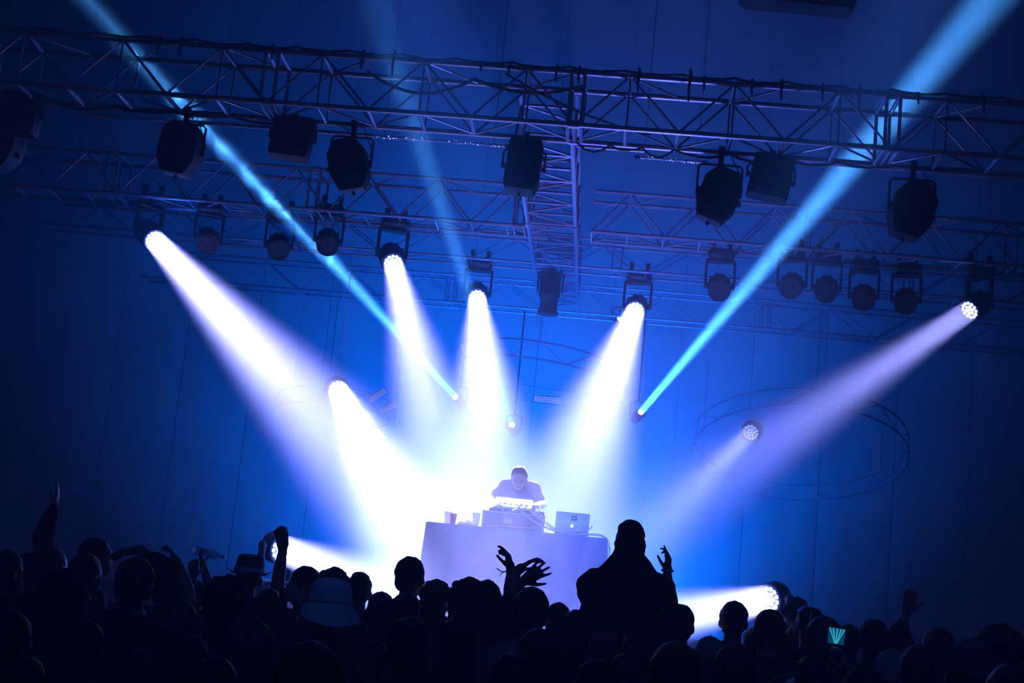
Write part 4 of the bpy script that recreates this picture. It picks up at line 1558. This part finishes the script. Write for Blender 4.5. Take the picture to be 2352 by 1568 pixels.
pd = thing('connection_box', 'small box with a scalloped edge on the table left of the laptop', 'box', onT(1235, -.03))
MB().box((0, 0, .02), (.10, .06, .036), bev=.005).build('box_body', M['case'], pd)
for k in range(4):
    MB().lathe([(.009, 0), (.009, .008)], (-.036 + .024 * k, 0, .038), n=8).build('socket', M['silver'], pd)

# laptop, lid towards the audience
l0, l1 = onT(1277).x, onT(1349).x
lp = thing('laptop', 'open silver laptop, lid back with a square sticker and a lit logo', 'laptop', ((l0 + l1) / 2, TY + .12, TTOP + .007))
LWD = .31
rotl = Euler((R(-14), 0, 0)).to_matrix()
lid = MB().box(rotl @ Vector((0, 0, .112)), (LWD, .007, .215), rotl, bev=.003).build('lid', M['silver'], lp)
MB().box((0, .115, .008), (LWD, .215, .014), bev=.003).build('laptop_base', M['silver'], lp)
off = rotl @ Vector((0, -.0045, 0))
st = MB().box(rotl @ Vector((.015, -.0045, .165)), (.052, .0012, .048), rotl).build('sticker', M['ink'], lid, smooth=False)
# letters on the sticker, drawn as strokes
for (x0, z0, x1, z1) in [(-.018, -.012, -.008, .013), (-.008, .013, -.001, -.012), (-.015, -.003, -.004, -.003), (.004, -.012, .004, .013), (.004, .0, .017, .013), (.006, .001, .018, -.012)]:
    p0 = rotl @ Vector((.015 + x0, -.006, .165 + z0))
    p1 = rotl @ Vector((.015 + x1, -.006, .165 + z1))
    MB().tube([p0, p1], .0016, 5).build('letter_stroke', M['keys'], st)
# lit fruit-shaped emblem
em = []
for k in range(28):
    a_ = 2 * math.pi * k / 28
    r_ = .0155 * (1 + .06 * math.cos(2 * a_))
    x, z = r_ * math.cos(a_), r_ * math.sin(a_) * 1.05
    bx, bz = x - .0175, z - .002
    if bx * bx + bz * bz < .0065 ** 2 * 1.6:
        x -= .005
    em.append((x, z))
mb = MB()
o0 = rotl @ Vector((0, -.0045, .09))
mb.prism(em, rotl @ Vector((1, 0, 0)), rotl @ Vector((0, 0, 1)), o0, o0 + rotl @ Vector((0, -.0012, 0)))
mb.ell(rotl @ Vector((.003, -.005, .112)), (.003, .001, .006), rotl @ Matrix.Rotation(R(30), 3, 'Y'), 8, 4)
lg = mb.build('lit_emblem', M['logo'], lid, smooth=False)
lg['kind'] = 'stuff'

# ------------------------------------------------------------------ the performer behind the table
DY = 13.98
head_top = at(1192, 1068, DY)
dz0 = STAGE_Z
DS = 1.02
dj = thing('person', 'performer with short dark hair and a beard leaning over the mixer behind the table', 'person', (head_top.x + .0, DY + .16, dz0), (0, 0, math.pi))
dj.scale = (DS,) * 3
LM = (Matrix.Translation(dj.location) @ Matrix.Rotation(math.pi, 4, 'Z') @ Matrix.Scale(DS, 4)).inverted()


def dl(x, y, Y):
    return LM @ at(x, y, Y)


# local frame: facing the audience is local +y.  Torso leans forward from the hips.
mb = MB()
hipz = .96
shz_l = dl(1160, 1116, DY - .02)   # his right shoulder, left in the photo
shz_r = dl(1228, 1124, DY - .02)
mid = (shz_l + shz_r) / 2
neck = mid + Vector((0, .03, .035))
hipc = Vector((mid.x, mid.y - .20, hipz))
sh = {1: shz_l, -1: shz_r}


def dj_torso(mb, g):
    mb.ell(hipc, (.16 + g, .12 + g, .12 + g))
    mb.cap(hipc + Vector((0, .02, .06)), hipc.lerp(mid, .55), .135 + g, .135 + g)
    mb.ell(hipc.lerp(mid, .55), (.155 + g, .12 + g, .15 + g))
    mb.ell(hipc.lerp(mid, .82), (.175 + g, .125 + g, .13 + g))
    mb.cap(shz_l, shz_r, .062 + g, .062 + g)
    for s in (1, -1):
        mb.cap(sh[s].lerp(mid, .2) + Vector((0, 0, .01)), neck, .055 + g, .05 + g * .5)


dj_torso(mb, 0)
HC = dl(1192, 1101, DY - .08)           # middle of the head
hq = Matrix.Rotation(R(-24), 3, 'X')    # bowed: face turns down (local +y is forward)
C0 = Vector((0, 0, 1.56))
sh_off = HC - hq @ (Vector((0, .01, 1.65)) - C0) - C0


def DP(x, y, z):
    return C0 + sh_off + hq @ (Vector((x, y, z)) - C0)


mb.cap(neck - Vector((0, 0, .04)), DP(0, 0, 1.585), .056, .052)
mb.ell(DP(0, .008, 1.665), (.074, .094, .094), hq)
mb.ell(DP(0, .045, 1.630), (.060, .058, .085), hq)
mb.ell(DP(0, .052, 1.572), (.045, .044, .034), hq)
mb.cap(DP(0, .100, 1.655), DP(0, .120, 1.618), .009, .015, 8)
mb.cap(DP(-.040, .086, 1.670), DP(-.012, .092, 1.668), .011, .010, 8)
mb.cap(DP(.012, .092, 1.668), DP(.040, .086, 1.670), .010, .011, 8)
mb.cap(DP(-.018, .098, 1.592), DP(.018, .098, 1.592), .007, .007, 8)
mb.cap(DP(-.015, .096, 1.582), DP(.015, .096, 1.582), .007, .007, 8)
for s in (-1, 1):
    mb.ell(DP(s * .077, .0, 1.635), (.010, .022, .032), hq)
    mb.cap(DP(s * .050, .070, 1.632), DP(s * .030, .086, 1.622), .017, .012, 8)
# arms: elbows out, hands on the controls
EL = {1: dl(1124, 1146, DY - .10), -1: dl(1246, 1158, DY - .06)}
WR = {1: dl(1136, 1158, DY - .36), -1: dl(1232, 1160, DY - .34)}
TP = {1: dl(1152, 1158, DY - .47), -1: dl(1222, 1158, DY - .46)}
for s in (1, -1):
    mb.cap(sh[s], EL[s], .05, .040)
    mb.cap(EL[s], EL[s].lerp(WR[s], .35), .040, .038)
    mb.cap(EL[s].lerp(WR[s], .35), WR[s], .038, .026)
    hand(mb, WR[s], TP[s] - WR[s], (0, 0.1, -1), -s, .45, .6)
    lx = s * .10
    mb.cap((hipc.x + lx, hipc.y, .92), (hipc.x + lx * 1.1, hipc.y + .03, .50), .09, .06)
    mb.cap((hipc.x + lx * 1.1, hipc.y + .03, .50), (hipc.x + lx * 1.1, hipc.y, .09), .058, .04)
    mb.cap((hipc.x + lx * 1.1, hipc.y - .04, .045), (hipc.x + lx * 1.2, hipc.y + .14, .032), .042, .032)
put('body', voxelise(mb, 'body', M['skin_pale'], .0065, 2), dj)
sm = MB()
dj_torso(sm, .014)
for s in (1, -1):
    sm.cap(sh[s], sh[s].lerp(EL[s], .62), .064, .058)
put('shirt', voxelise(sm, 'shirt', M['tee_grey'], .011, 3, .006, 9, 4), dj)
tm = MB()
tm.ell(hipc, (.178, .135, .12))
for s in (1, -1):
    lx = s * .10
    tm.cap((hipc.x + lx, hipc.y, .92), (hipc.x + lx * 1.1, hipc.y + .03, .50), .102, .075)
    tm.cap((hipc.x + lx * 1.1, hipc.y + .03, .50), (hipc.x + lx * 1.1, hipc.y, .12), .073, .06)
put('trousers', voxelise(tm, 'trousers', M['denim'], .015, 2), dj)
hm = MB()
hm.ell(DP(0, -.014, 1.690), (.080, .090, .086), hq)
hm.ell(DP(0, .026, 1.752), (.062, .056, .030), hq)
hm.ell(DP(0, -.050, 1.64), (.066, .046, .06), hq)
put('hair', voxelise(hm, 'hair', M['hair'], .006, 1, .008, 40, 2), dj)
bm_ = MB()
bm_.ell(DP(0, .058, 1.566), (.046, .046, .026), hq)
for s in (-1, 1):
    bm_.cap(DP(s * .066, .035, 1.625), DP(s * .044, .068, 1.572), .010, .014, 8)
bm_.cap(DP(-.022, .103, 1.603), DP(.022, .103, 1.603), .006, .006, 8)
put('beard', voxelise(bm_, 'beard', M['hair'], .006, 1, .003, 60, 1), dj)
for s in (-1, 1):
    MB().ell(DP(s * .029, .093, 1.647), (.011, .007, .006), hq, 10, 6).build('eye', M['ink'], dj)
    MB().cap(DP(s * .046, .092, 1.668), DP(s * .014, .101, 1.664), .0045, .005, 6).build('eyebrow', M['hair'], dj)
